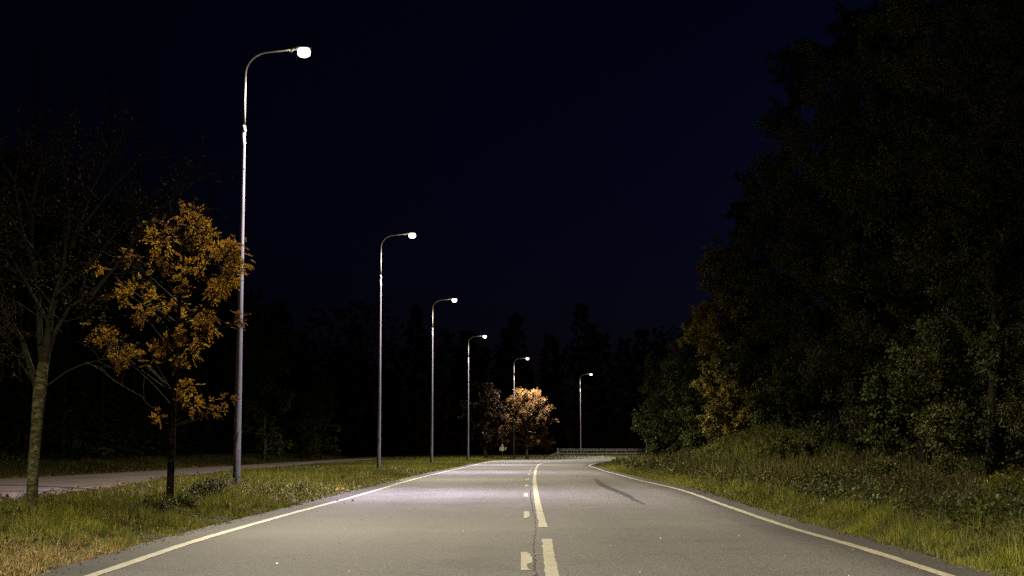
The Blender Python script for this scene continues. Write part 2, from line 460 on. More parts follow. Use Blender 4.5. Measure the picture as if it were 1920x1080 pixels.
def slab(name, outline, top, depth, mat, parent=None):
    bm = bmesh.new()
    vs = [bm.verts.new((x, y, top)) for x, y in outline]
    f = bm.faces.new(vs)
    f.normal_update()
    if f.normal.z < 0: f.normal_flip()
    r = bmesh.ops.extrude_face_region(bm, geom=[f])
    lows = [e for e in r['geom'] if isinstance(e, bmesh.types.BMVert)]
    # the extruded copy is the top; the first ring goes down
    for v in vs: v.co.z = top - depth
    if f.is_valid: bm.faces.remove(f)
    bmesh.ops.triangulate(bm, faces=[q for q in bm.faces if len(q.verts) > 4])
    bmesh.ops.recalc_face_normals(bm, faces=bm.faces)
    me = bpy.data.meshes.new(name); bm.to_mesh(me); bm.free()
    # make sure the top faces the sky
    me.materials.append(mat)
    o = bpy.data.objects.new(name, me); COL.objects.link(o)
    if parent: o.parent = parent
    return o
def ragged(P, amp, step):
    P = np.asarray(P, float)
    s = np.concatenate(([0], np.cumsum(np.linalg.norm(np.diff(P, axis=0), axis=1))))
    t = np.arange(0, s[-1], step)
    Q = np.stack([np.interp(t, s, P[:, 0]), np.interp(t, s, P[:, 1])], 1)
    Q[:, 0] += amp * (np.sin(t * 2.3) * 0.5 + np.sin(t * 5.9 + 1) * 0.3) + rng.normal(0, amp * 0.35, len(t))
    return Q
def even(P, n):
    P = np.asarray(P, float)
    d = np.concatenate(([0], np.cumsum(np.linalg.norm(np.diff(P, axis=0), axis=1))))
    t = np.linspace(0, d[-1], n)
    return np.stack([np.interp(t, d, P[:, 0]), np.interp(t, d, P[:, 1])], 1)
NR, NC = 520, 9
# match the two edges by stretch of road: straight part, then the bend
iL = np.searchsorted(Lout[:, 1], 78.0); iR = np.searchsorted(Rout[:, 1], 76.0)
LA = np.vstack([Lout[:iL], [[np.interp(76, Lout[:, 1], Lout[:, 0]), 76.0]]]); LB = np.vstack([[[np.interp(76, Lout[:, 1], Lout[:, 0]), 76.0]], Lout[iL:]])
RA = np.vstack([Rout[:iR], [[np.interp(76, Rout[:, 1], Rout[:, 0]), 76.0]]]); RB = np.vstack([[[np.interp(76, Rout[:, 1], Rout[:, 0]), 76.0]], Rout[iR:]])
EL = np.vstack([even(smooth_line(LA, 200), 300), even(smooth_line(LB, 200), NR - 300 + 1)[1:]])
ER = np.vstack([even(smooth_line(RA, 200), 300), even(smooth_line(RB, 200), NR - 300 + 1)[1:]])
def fray(E, sgn):
    t = np.arange(len(E)) * 0.5
    E[:300, 0] += sgn * (0.025 * np.sin(t[:300] * 2.3) + 0.015 * np.sin(t[:300] * 5.9 + 1) + rng.normal(0, 0.014, 300))
fray(EL, -1); fray(ER, 1)
u = np.linspace(0, 1, NC)[None, :, None]
GR = EL[:, None, :] * (1 - u) + ER[:, None, :] * u
V = np.concatenate([GR.reshape(-1, 2), dip(GR[..., 1]).reshape(-1, 1)], 1)
low = np.concatenate([np.c_[EL, dip(EL[:, 1]) - 0.12], np.c_[ER, dip(ER[:, 1]) - 0.12]])
ii = np.arange(NR * NC).reshape(NR, NC)
quads = np.stack([ii[:-1, :-1], ii[:-1, 1:], ii[1:, 1:], ii[1:, :-1]], -1).reshape(-1, 4)
b0_ = NR * NC; kk = np.arange(NR - 1)
q1 = np.stack([b0_ + kk, ii[:-1, 0], ii[1:, 0], b0_ + kk + 1], -1)
q2 = np.stack([ii[:-1, -1], b0_ + NR + kk, b0_ + NR + kk + 1, ii[1:, -1]], -1)
quads = np.concatenate([quads, q1, q2])
road = np_mesh('road', np.concatenate([V, low]), quads.ravel(), np.full(len(quads), 4), M['asphalt'])
tag(road, 'grey asphalt two lane road bending right under the street lamps', kind='structure')
path_outline = np.vstack([ragged(PN, 0.10, 0.7), ragged(PF, 0.12, 0.9)[::-1]])
path = slab('footpath', path_outline, 0.055, 0.09, M['path'])
tag(path, 'grey violet footpath behind the left verge', kind='structure')

# ---- painted markings: thin sheets 4 mm above the asphalt, children of the road
def ribbon(name, P, width, z, mat, parent, jitter=0.004, taper=False):
    P = np.asarray(P, float)
    T = np.gradient(P, axis=0); T /= np.linalg.norm(T, axis=1)[:, None] + 1e-9
    N = np.stack([-T[:, 1], T[:, 0]], 1)
    w = np.full(len(P), width) if np.isscalar(width) else np.asarray(width)
    A = P + N * (w / 2 + rng.normal(0, jitter, len(P)))[:, None]
    B = P - N * (w / 2 + rng.normal(0, jitter, len(P)))[:, None]
    k = len(P)
    V = np.vstack([np.c_[A, z + dip(A[:, 1])], np.c_[B, z + dip(B[:, 1])]])
    Fs = [(k + i, k + i + 1, i + 1, i) for i in range(k - 1)]
    return mesh_obj(name, V, Fs, mat, parent)
def resample(P, step):
    s = np.concatenate(([0], np.cumsum(np.linalg.norm(np.diff(P, axis=0), axis=1))))
    t = np.linspace(0, s[-1], max(3, int(s[-1] / step)))
    return np.stack([np.interp(t, s, P[:, 0]), np.interp(t, s, P[:, 1])], 1)
LLr = resample(LLs, 0.4); RLr = resample(RLs, 0.3)
def strip_between(name, A, B, z, mat, parent):
    k = len(A)
    V = np.vstack([np.c_[A, z + dip(A[:, 1])], np.c_[B, z + dip(B[:, 1])]])
    mesh_obj(name, V, [(i, i + 1, k + i + 1, k + i) for i in range(k - 1)], mat, parent)
m_ = LLr[:, 1] < 100
A_ = LLr[m_] + np.array((-0.05, 0)); B_ = np.c_[xl(A_[:, 1]) - 0.0, A_[:, 1]]
strip_between('shoulder', B_, A_, 0.002, M['shoulder'], road)
m_ = RLr[:, 1] < 74
A_ = RLr[m_] + np.array((0.05, 0)); B_ = np.c_[xr(A_[:, 1]), A_[:, 1]]
strip_between('shoulder', A_, B_, 0.002, M['shoulder'], road)
ribbon('edge_line', LLr, 0.11, 0.004, M['paint'], road)
ribbon('edge_line', RLr, 0.11, 0.004, M['paint'], road)
cl = np.array([on_road(*p)[:2] for p in [(1035, 1080), (1030, 1045), (1025, 1011)]])
cl = np.vstack([[cl[0] + (cl[0] - cl[1]) * 1.2], cl])
ribbon('centre_dash', resample(cl, 0.25), 0.105, 0.004, M['paint'], road)
cs = np.array([on_road(*p)[:2] for p in [(1019, 989), (1012, 960), (1005, 925), (1002.5, 905), (1003, 890), (1006, 877), (1012, 870.5), (1024, 867.4), (1040, 865.9), (1062, 864.6)]])
ribbon('centre_line', resample(smooth_line(cs, 80), 0.4), 0.105, 0.004, M['paint'], road)
def dash(px0, px1, py0, py1, notch=None):
    """Short dash given by its photo corners; notches are chips missing from the paint."""
    far, near = py0, py1
    a0 = on_road(px0 + 0.5, far)[:2]; a1 = on_road(px0, near)[:2]
    b0 = on_road(px1 - 1.0, far)[:2]; b1 = on_road(px1, near)[:2]
    left = [np.array(a0) + (np.array(a1) - np.array(a0)) * t for t in np.linspace(0, 1, 5)]
    right = [np.array(b1) + (np.array(b0) - np.array(b1)) * t for t in np.linspace(0, 1, 14)]
    if notch:
        w = np.linalg.norm(np.array(b1) - np.array(a1))
        for i, dpt in notch.items():
            right[i] = right[i] - np.array((w * dpt, 0))
    pts = [(p[0] + rng.normal(0, 0.002), p[1], 0.004 + float(dip(p[1]))) for p in left + right]
    bm = bmesh.new()
    f = bm.faces.new([bm.verts.new(p) for p in pts]); f.normal_update()
    if f.normal.z < 0: f.normal_flip()
    bmesh.ops.triangulate(bm, faces=bm.faces[:])
    me = bpy.data.meshes.new('lane_dash'); bm.to_mesh(me); bm.free(); me.materials.append(M['paint'])
    o = bpy.data.objects.new('lane_dash', me); COL.objects.link(o); o.parent = road
d1 = dash(976.3, 999, 1035.5, 1070, {0: 0.0, 1: 0.40, 2: 0.45, 3: 0.50, 4: 0.45, 5: 0.05, 10: 0.25, 11: 0.05, 12: 0.4, 13: 0.55})
dash(981.8, 993.4, 959.3, 971.8, {0: 0.45, 1: 0.40, 2: 0.2, 3: 0.05})
dash(982.2, 990.8, 925, 931.5, {12: 0.1})
dash(984, 991.2, 909, 912.2)
dash(986.9, 992.5, 897.3, 899.8)
dash(990, 994.2, 888.2, 890.1)
dash(992.2, 995.7, 881.9, 883.4)
dash(995.2, 998.3, 878.8, 880)
dash(997.4, 1000, 876, 877)
ribbon('paint_chip', np.array([on_road(1000.8, 1039.7)[:2], on_road(1006, 1040)[:2], on_road(1010.6, 1039.5)[:2]]), 0.05, 0.004, M['paint'], road, 0.008)
ck = np.array([on_road(*p)[:2] for p in [(1004, 1080), (1002, 1040), (1000.3, 1018), (1004, 993), (1003, 969), (998, 955.5), (996.6, 944), (995, 933), (995, 918)]])
ck = np.vstack([[ck[0] + (ck[0] - ck[1])], ck])
ckr = resample(ck, 0.12); ckr[:, 0] += rng.normal(0, 0.008, len(ckr))
ribbon('crack', ckr, np.abs(rng.normal(0.008, 0.005, len(ckr))) * np.interp(np.arange(len(ckr)), [0, len(ckr) * 0.6, len(ckr)], [1, 1.1, 0.7]) + 0.004, 0.003, M['crack'], road, 0.003)
sk = np.array([on_road(*p)[:2] for p in [(1115.5, 896.7), (1129, 909), (1151, 919), (1173, 928), (1191, 938), (1207, 945.6)]])
skr = resample(smooth_line(sk, 60), 0.3)
ribbon('skid_mark', skr, 0.20 * np.sin(np.linspace(0.25, math.pi - 0.2, len(skr))) + 0.03, 0.003, M['skid'], road, 0.01)
pc = np.array([on_level(*p, 0.055)[:2] for p in [(-30, 909), (60, 911), (130, 914), (188, 919)]])
pcr = resample(pc, 0.25); pcr[:, 1] += rng.normal(0, 0.05, len(pcr))
ribbon('crack', pcr, np.abs(rng.normal(0.17, 0.05, len(pcr))) + 0.05, 0.059, M['crack'], path, 0.02)
pc2 = np.array([on_level(*p, 0.055)[:2] for p in [(70, 925), (100, 920.5), (118, 917.5), (150, 912), (190, 908)]])
pcr = resample(pc2, 0.2); pcr += rng.normal(0, 0.05, pcr.shape)
ribbon('crack', pcr, np.abs(rng.normal(0.05, 0.02, len(pcr))) + 0.01, 0.058, M['crack'], path, 0.01)

# ------------------------------------------------------------------ street lamps
HEAD_Z = 9.80
ARM = 1.30
def lathe(name, prof, mat, parent, sides=20, squash=(1, 1), loc=(0, 0, 0)):
    a = np.arange(sides) * 2 * math.pi / sides
    V = np.concatenate([np.c_[r * np.cos(a) * squash[0], r * np.sin(a) * squash[1], np.full(sides, z)] for r, z in prof])
    Fs = []
    for i in range(len(prof) - 1):
        for j in range(sides):
            j2 = (j + 1) % sides
            Fs.append((i * sides + j, i * sides + j2, (i + 1) * sides + j2, (i + 1) * sides + j))
    Fs.append(tuple(reversed(range(sides))))
    Fs.append(tuple((len(prof) - 1) * sides + j for j in range(sides)))
    o = mesh_obj(name, V, Fs, mat, parent, True)
    o.location = loc
    return o
def lamp_light(root):
    ld = bpy.data.lights.new('lamp_light', 'POINT')
    ld.energy = LAMP_POWER
    ld.shadow_soft_size = 0.05
    ld.use_nodes = True
    nt = ld.node_tree; n, l = nt.nodes, nt.links
    n.clear()
    tc = n.new('ShaderNodeTexCoord')
    sep = n.new('ShaderNodeSeparateXYZ'); l.new(tc.outputs['Normal'], sep.inputs[0])
    cosn = n.new('ShaderNodeMath'); cosn.operation = 'MULTIPLY'; cosn.inputs[1].default_value = -1
    l.new(sep.outputs[2], cosn.inputs[0])
    # luminous intensity against the cosine of the angle from straight down (a road optic with a cut-off)
    def v(s): return (s, s, s)
    r = ramp(n, [(0.0, v(0.010)), (0.12, v(0.012)), (0.26, v(0.028)), (0.36, v(0.09)), (0.46, v(0.40)), (0.56, v(0.72)), (0.70, v(0.62)), (0.84, v(0.64)), (0.93, v(0.90)), (1.0, v(1.0))])
    l.new(cosn.outputs[0], r.inputs[0])
    # less light towards the back of the pole, more thrown across the carriageway
    half = n.new('ShaderNodeMath'); half.operation = 'MULTIPLY_ADD'; half.inputs[1].default_value = 0.5; half.inputs[2].default_value = 0.5
    l.new(sep.outputs[0], half.inputs[0])
    back = ramp(n, [(0.08, v(0.28)), (0.36, v(0.85)), (0.50, v(0.95)), (0.62, v(1.2)), (0.78, v(1.75)), (0.90, v(1.3))])
    l.new(half.outputs[0], back.inputs[0])
    mul = n.new('ShaderNodeMath'); mul.operation = 'MULTIPLY'
    l.new(r.outputs[0], mul.inputs[0]); l.new(back.outputs[0], mul.inputs[1])
    # LED optics: cool white straight down, yellower at the edge of the beam
    c = ramp(n, [(0.0, (1.0, 0.87, 0.60)), (0.60, (1.0, 0.88, 0.66)), (0.78, (1.0, 0.885, 0.76)), (0.92, (1.0, 0.87, 0.95)), (1.0, (1.0, 0.88, 1.04))])
    l.new(cosn.outputs[0], c.inputs[0])
    e = n.new('ShaderNodeEmission')
    l.new(c.outputs[0], e.inputs[0]); l.new(mul.outputs[0], e.inputs[1])
    out = n.new('ShaderNodeOutputLight'); l.new(e.outputs[0], out.inputs[0])
    o = bpy.data.objects.new('lamp_light', ld)
    COL.objects.link(o)
    o.parent = root
    o.location = (ARM, 0, HEAD_Z - 0.27)
    return o
def make_lamp():
    root = empty('street_lamp', (0, 0, 0))
    z = np.array([-0.25, 0.0, 0.9, 0.93, 2.5, 5.0, 7.6, 7.98])
    rr = np.array([0.088, 0.086, 0.083, 0.079, 0.071, 0.056, 0.040, 0.038])
    t = Tubes(); t.add(np.c_[z * 0, z * 0, z], rr, 16); pole = t.build('pole', M['galvanised'], root)
    lathe('collar', [(0.038, 7.90), (0.050, 7.92), (0.052, 7.96), (0.043, 8.03), (0.030, 8.07)], M['galvanised'], root, 14)
    for zz, ang in ((7.66, math.pi), (7.66, 0.6)):
        t = Tubes(); t.add([(0.03 * math.cos(ang), 0.03 * math.sin(ang), zz), (0.062 * math.cos(ang), 0.062 * math.sin(ang), zz + 0.012)], [0.012, 0.014], 6)
        t.build('set_screw', M['galvanised'], root, False)
    # upper tube: straight, then a swan neck with a radius of about half a metre
    pts = [(0, 0, 8.02), (0, 0, 8.6), (0, 0, 9.15)]
    for k in range(0, 11):
        a = k / 10 * R(80)
        pts.append((0.55 * (1 - math.cos(a)), 0, 9.22 + 0.52 * math.sin(a)))
    x0, z0 = pts[-1][0], pts[-1][2]
    for xx in (0.7, 0.9, 1.08): pts.append((xx, 0, z0 + (xx - x0) * math.tan(R(6.5))))
    t = Tubes(); t.add(pts, [0.029] * 3 + [0.028] * 11 + [0.027] * 3, 12); t.build('arm', M['galvanised'], root)
    # luminaire: flat drop-shaped housing and a bowl of glass beneath
    hz = HEAD_Z
    prof = [(0.02, 0.012), (0.12, 0.008), (0.17, 0.018), (0.16, 0.045), (0.10, 0.07), (0.02, 0.078)]
    hd = lathe('lamp_head', prof, M['dark_metal'], root, 22, (1.15, 0.85), (ARM - 0.03, 0, hz))
    t = Tubes(); t.add([(1.00, 0, hz - 0.005), (1.06, 0, hz + 0.01), (1.20, 0, hz + 0.03)], [0.038, 0.042, 0.05], 10)
    t.build('spigot', M['dark_metal'], hd).location = (-(ARM - 0.03), 0, -hz)
    for xx in (0.98, 1.03):
        t = Tubes(); t.add([(xx, 0, hz - 0.02), (xx, 0, hz - 0.06)], [0.010, 0.012], 6)
        t.build('bolt', M['galvanised'], root, False)
    lathe('lamp_lens', [(0.02, -0.185), (0.07, -0.178), (0.115, -0.155), (0.140, -0.12), (0.146, -0.08), (0.138, -0.03), (0.10, 0.02)], M['lens'], root, 22, (1.0, 0.85), (ARM, 0, hz))
    # service hatch and number tag low on the post
    t = Tubes()
    hatch = mesh_obj('hatch_cover', [(0.055, -0.064, 0.55), (0.086, -0.012, 0.55), (0.086, -0.012, 0.92), (0.055, -0.064, 0.92),
                                     (0.045, -0.055, 0.55), (0.070, -0.010, 0.55), (0.070, -0.010, 0.92), (0.045, -0.055, 0.92)],
                     [(0, 1, 2, 3), (7, 6, 5, 4), (0, 4, 5, 1), (1, 5, 6, 2), (2, 6, 7, 3), (3, 7, 4, 0)], M['dark_metal'], root)
    t.add([(0.02, -0.074, 1.30), (0.022, -0.084, 1.30)], [0.012, 0.014], 6); t.build('lock_screw', M['galvanised'], root, False)
    lamp_light(root)
    return root
heads = [(570, 101), (773, 444), (852, 564), (909, 632), (989, 669), (1108, 702)]
bases_x = [444, 708, 807, 875, 963, 1088]
lamp_labels = ['tallest looking grey street lamp, nearest the camera, beside the orange rowan',
               'second street lamp from the camera, standing alone on the mown left verge',
               'third street lamp from the camera on the left verge',
               'fourth street lamp, just left of the dark rusty tree',
               'fifth street lamp, its post running through the copper leaved tree',
               'farthest street lamp, in front of the guard rail at the bend']
lamp0 = make_lamp()
LAMPS = []
for i, (hp, bx) in enumerate(zip(heads, bases_x)):
    h = on_level(hp[0], hp[1], HEAD_Z - 0.09)
    o = lamp0 if i == 0 else copy_tree(lamp0)
    px = h[0] - ARM
    o.location = (px, h[1], float(terrain(px, h[1])))
    tag(o, lamp_labels[i], 'street lamp', 'street lamps along the left verge')
    LAMPS.append((px, h[1]))
    pass
# the row goes on behind the camera
step = np.array(LAMPS[1]) - np.array(LAMPS[0])
for k in (1, 2):
    o = copy_tree(lamp0)
    y = LAMPS[0][1] - 28.6 * k
    o.location = (LAMPS[0][0] - 0.1 * k, y, float(terrain(LAMPS[0][0], y)))
    tag(o, ['street lamp beside the camera, out of the picture on the left', 'street lamp behind the camera, out of the picture'][k - 1], 'street lamp', 'street lamps along the left verge')

# ------------------------------------------------------------------ vegetation toolkit
def unit(v):
    return v / (np.linalg.norm(v, axis=-1, keepdims=True) + 1e-9)
def curve(a, b, bow, n=6):
    a, b = np.asarray(a, float), np.asarray(b, float)
    t = np.linspace(0, 1, n)[:, None]
    return a + (b - a) * t + np.asarray(bow, float) * (4 * t * (1 - t))
def leaf_quads(pos, axis, size, rg, width=0.36, fold=0.15):
    """Pointed leaves of four corners, folded along the midrib: returns verts (4n,3)."""
    n = len(pos)
    axis = unit(axis)
    side = unit(np.cross(axis, rg.normal(size=(n, 3))))
    nrm = np.cross(axis, side)
    s = size[:, None]
    b0 = pos
    l1 = pos + axis * s * 0.45 + side * s * width + nrm * s * fold
    tip = pos + axis * s
    r1 = pos + axis * s * 0.45 - side * s * width + nrm * s * fold
    return np.stack([b0, l1, tip, r1], 1).reshape(-1, 3)
def leaf_obj(name, pos, axis, size, mat, parent, rg, width=0.36, fold=0.15):
    V = leaf_quads(pos, axis, size, rg, width, fold)
    n = len(pos)
    return np_mesh(name, V, np.arange(4 * n), np.full(n, 4), mat, parent)
def compound(pos, axis, size, rg, pairs=5):
    """Pinnate rowan leaves: leaflet positions, axes and sizes."""
    n = len(pos)
    axis = unit(axis)
    side = unit(np.cross(axis, rg.normal(size=(n, 3)) * 0.5 + np.array((0, 0, 1.0))))
    P, A, S = [], [], []
    for k in range(pairs):
        t = 0.25 + 0.75 * k / pairs
        droop = np.array((0, 0, -1.0)) * (t ** 2 * 0.25)
        for sg in (-1, 1):
            P.append(pos + (axis * t + droop) * size[:, None]); A.append(side * sg + axis * 0.55 + rg.normal(0, 0.15, (n, 3))); S.append(size * 0.36)
    P.append(pos + (axis + np.array((0, 0, -0.25))) * size[:, None]); A.append(axis); S.append(size * 0.38)
    return np.concatenate(P), np.concatenate(A), np.concatenate(S)

def grow(rg, H, r0, crown_base, crown_r, n_limb=24, n_sub=7, n_twig=6, lean=(0, 0), profile='round', up=0.5, wob_amp=0.05, top=0.94, trunk_top_r=0.25):
    """Trunk, limbs, sub-branches and twigs: returns tubes and twig sample points with directions."""
    T = Tubes()
    n = 9
    zz = np.linspace(0, H * top, n)
    tr = np.c_[lean[0] * zz / H + np.cumsum(rg.normal(0, wob_amp * H / n, n)) * (zz > 0), lean[1] * zz / H + np.cumsum(rg.normal(0, wob_amp * H / n, n)) * (zz > 0), zz]
    tr[0, 2] = -0.2
    rad = r0 * (1 - (1 - trunk_top_r * 0.3) * (zz / (H * top))) * np.where(zz < 0.15 * H, 1.0, 0.9)
    rad[0] *= 1.25
    T.add(tr, rad, 8)
    S, D = [], []
    for i in range(n_limb):
        t = crown_base + (0.97 - crown_base) * ((i + rg.uniform(0, 0.9)) / n_limb)
        zt = t * H * top
        p0 = np.array([np.interp(zt, zz, tr[:, 0]), np.interp(zt, zz, tr[:, 1]), zt])
        u = (t - crown_base) / (1 - crown_base)
        if profile == 'round': prof = math.sqrt(max(0.05, 1 - (2 * u - 0.85) ** 2 / 1.6))
        elif profile == 'cone': prof = 1.05 - 0.9 * u
        else: prof = 0.55 + 0.45 * math.sin(math.pi * min(1, u * 1.1))
        L = crown_r * prof * rg.uniform(0.65, 1.12)
        az = i * 2.39996 + rg.normal(0, 0.35)
        el = (0.15 + up * u + rg.normal(0, 0.12))
        d = np.array([math.cos(az) * math.cos(el), math.sin(az) * math.cos(el), math.sin(el)])
        p1 = p0 + d * L
        rl = max(0.008, r0 * 0.42 * (1 - 0.75 * u) * (L / crown_r))
        c = curve(p0, p1, np.array((0, 0, 0.06 * L)) + rg.normal(0, 0.05 * L, 3), 6)
        T.add(c, np.linspace(rl, rl * 0.25, 6), 5, False)
        for j in range(n_sub):
            s = rg.uniform(0.25, 1.0)
            q0 = np.array([np.interp(s, np.linspace(0, 1, 6), c[:, a]) for a in range(3)])
            dd = unit(d + rg.normal(0, 0.62, 3) + np.array((0, 0, 0.12)))
            l2 = L * rg.uniform(0.22, 0.46) * (1.15 - 0.5 * s) + 0.12
            q1 = q0 + dd * l2
            c2 = curve(q0, q1, rg.normal(0, 0.06 * l2, 3), 4)
            T.add(c2, np.linspace(max(0.004, rl * 0.3), 0.003, 4), 3, False)
            for k in range(n_twig):
                s2 = rg.uniform(0.15, 1.0)
                w0 = np.array([np.interp(s2, np.linspace(0, 1, 4), c2[:, a]) for a in range(3)])
                wd = unit(dd + rg.normal(0, 0.8, 3))
                wl_ = rg.uniform(0.12, 0.34) * (0.5 + 0.25 * crown_r)
                S.append((w0, wd, wl_)); 
    # short leafy shoots close to the stem
    for i in range(n_limb * 6):
        t = rg.uniform(max(0.03, crown_base * 0.8), 0.9)
        zt = t * H * top
        p0 = np.array([np.interp(zt, zz, tr[:, 0]), np.interp(zt, zz, tr[:, 1]), zt])
        d = unit(np.append(rg.normal(0, 1, 2), rg.normal(0.1, 0.4)))
        S.append((p0 + d * rg.uniform(0.1, 0.35) * min(1.0, crown_r * 0.4), unit(d + rg.normal(0, 0.6, 3)), rg.uniform(0.2, 0.45)))
    return T, S
def leaves_on(S, per, rg, size, spread=0.06, droop=0.25):
    w0 = np.array([s[0] for s in S]); wd = np.array([s[1] for s in S]); wl_ = np.array([s[2] for s in S])
    i = np.repeat(np.arange(len(S)), per)
    t = rg.uniform(0, 1, len(i))
    pos = w0[i] + wd[i] * (wl_[i] * t)[:, None] + rg.normal(0, spread, (len(i), 3))
    ax = wd[i] + rg.normal(0, 0.7, (len(i), 3)) + np.array((0, 0, -droop))
    return pos, ax, size * rg.uniform(0.6, 1.25, len(i))
def twig_tubes(T, S, rg, keep=0.35):
    for w0, wd, wl_ in S:
        if rg.random() < keep:
            T.add([w0, w0 + wd * wl_], [0.004, 0.0015], 3, False)

def broadleaf(name, label, loc, H, r0, cb, cr, bark, leafm, leaf, per, seed, n_limb=24, n_sub=7, n_twig=6, group=None, width=0.36, rotz=0.0, cat='tree', **kw):
    rg = np.random.default_rng(seed)
    root = empty(name, loc, label, cat, group)
    root.rotation_euler.z = rotz
    T, S = grow(rg, H, r0, cb, cr, n_limb, n_sub, n_twig, **kw)
    twig_tubes(T, S, rg, 0.2)
    T.build('trunk', bark, root)
    p, a, s = leaves_on(S, per, rg, leaf)
    leaf_obj('crown', p, a, s, leafm, root, rg, width)
    return root
def tz(x, y): return float(terrain(x, y))

# ------------------------------------------------------------------ left verge trees
# pale trunk near the left edge
rg = np.random.default_rng(21)
b0 = on_level(58, 990)
Y1 = b0[1]
root = empty('lichen_tree', (b0[0], b0[1], tz(b0[0], b0[1])), 'pale lichen covered leaning trunk with sparse dark leaves at left edge', 'tree')
O = np.array(root.location)
def rel(px, py, dy=0.0): return at(px, py, Y1 + dy) - O
T = Tubes()
tp = [rel(56, 1004), rel(58, 985), rel(60, 930), rel(62, 880), rel(66, 830), rel(70, 780), rel(74, 735), rel(78, 705), rel(81, 680)]
T.add(tp, [0.098, 0.080, 0.070, 0.069, 0.069, 0.073, 0.079, 0.075, 0.060], 12)
T.build('trunk', M['bark_pale'], root)
T = Tubes()
limbs = [([(80, 690), (86, 640), (96, 590), (112, 520), (150, 430), (170, 360)], 0.062, 0.2), ([(70, 735), (60, 695), (42, 640), (12, 590), (-30, 540)], 0.048, -0.3),
         ([(83, 680), (100, 630), (130, 575), (170, 555), (215, 500)], 0.04, 0.5), ([(78, 690), (76, 630), (70, 560), (58, 470), (60, 380)], 0.05, 0.6),
         ([(84, 728), (98, 717), (125, 698), (160, 683), (190, 695), (215, 712), (240, 728), (275, 752)], 0.013, -0.2), ([(160, 683), (185, 675), (215, 672)], 0.009, -0.25),
         ([(60, 672), (30, 668), (0, 673), (-30, 678)], 0.015, -0.5), ([(58, 710), (35, 680), (15, 640), (0, 620)], 0.014, -0.6),
         ([(90, 610), (60, 560), (30, 500), (0, 440)], 0.026, -0.6), ([(100, 560), (160, 500), (230, 420), (280, 370)], 0.026, 0.8), ([(70, 520), (40, 430), (30, 340), (40, 280)], 0.03, 0.2),
         ([(120, 500), (130, 400), (120, 310), (100, 250)], 0.026, 0.1), ([(150, 430), (210, 350), (260, 300), (330, 290)], 0.02, 0.5), ([(170, 555), (240, 470), (300, 390), (385, 330)], 0.022, 0.9), ([(60, 380), (80, 300), (140, 250), (220, 260)], 0.02, 0.5),
         ([(30, 340), (0, 300), (-30, 260)], 0.02, 0.0), ([(170, 360), (200, 300), (230, 250), (240, 210)], 0.016, 0.3), ([(58, 470), (10, 400), (-40, 360)], 0.02, 0.4)]
S = []
for px, r_, dy in limbs:
    c = np.array([rel(p[0], p[1], dy * k / len(px)) for k, p in enumerate(px)])
    c = c + rg.normal(0, 0.012, c.shape)
    T.add(c, np.linspace(r_, max(0.004, r_ * 0.22), len(px)), 7, False)
    thin = r_ < 0.022
    for j in range(6 if thin else 16):
        k = rg.uniform(0.35, 1) * (len(px) - 1)
        q0 = np.array([np.interp(k, np.arange(len(px)), c[:, a]) for a in range(3)])
        dd = unit(unit(c[-1] - c[0]) * 0.8 + rg.normal(0, 0.7, 3))
        l2 = rg.uniform(0.25, 0.8) * (0.5 if thin else 1)
        c2 = curve(q0, q0 + dd * l2, rg.normal(0, 0.05, 3), 4)
        T.add(c2, np.linspace(0.007, 0.003, 4), 4, False)
        if thin and rg.random() < 0.7: continue
        for m_ in range(7):
            s2 = rg.uniform(0.2, 1)
            w0 = np.array([np.interp(s2, np.linspace(0, 1, 4), c2[:, a]) for a in range(3)])
            S.append((w0, unit(dd + rg.normal(0, 0.8, 3)), rg.uniform(0.12, 0.3)))
twig_tubes(T, S, rg, 0.8)
T.build('limb', M['bark_limb_shaded'], root)
p, a, s = leaves_on(S, 4, rg, 0.055)
leaf_obj('crown', p, a, s, M['brown_leaf'], root, rg, 0.33)

# orange rowan
rg = np.random.default_rng(33)
b0 = on_level(318, 955)
Y2 = b0[1]
root = empty('rowan_tree', (b0[0], b0[1], tz(b0[0], b0[1])), 'orange leaved rowan with a thin dark trunk on the left verge', 'tree')
O = np.array(root.location)
def rel2(px, py, dy=0.0): return at(px, py, Y2 + dy) - O
T = Tubes()
tpx = [(316, 968), (318, 950), (320, 890), (322, 830), (324, 760), (328, 690), (333, 610), (340, 520), (348, 450), (352, 400)]
tp = np.array([rel2(*p) for p in tpx])
T.add(tp, [0.075, 0.064, 0.058, 0.055, 0.052, 0.047, 0.039, 0.028, 0.017, 0.008], 10)
targets = [(430, 480, 0.2, 30), (425, 520, -0.2, 30), (400, 545, 0.3, 26), (440, 455, 0.0, 20), (450, 500, -0.1, 18), (370, 410, 0.0, 24), (345, 400, 0.3, 20), (350, 450, -0.5, 26), (385, 440, -0.2, 20), (300, 440, 0.1, 26), (285, 430, -0.4, 16),
           (300, 500, -0.6, 18), (240, 480, 0.2, 16), (255, 530, -0.3, 15), (230, 550, 0.4, 13), (340, 520, -0.7, 18), (330, 570, 0.5, 14), (290, 560, -0.5, 14), (380, 590, 0.2, 22), (270, 590, 0.4, 14), (340, 620, -0.5, 14),
           (390, 610, -0.1, 20), (370, 650, 0.2, 18), (310, 640, -0.4, 10), (250, 650, 0.2, 12), (200, 630, -0.1, 14), (180, 625, 0.2, 10), (285, 670, 0.0, 9), (230, 670, 0.3, 14), (335, 680, -0.3, 6), (365, 490, 0.5, 20), (180, 490, 0.2, 10), (445, 600, 0.0, 6),
           (345, 745, -0.1, 9), (365, 755, -0.2, 9), (395, 760, 0.0, 7), (425, 756, 0.1, 5), (300, 785, -0.1, 5), (350, 725, 0.1, 10), (395, 465, 0.6, 26)]
S = []
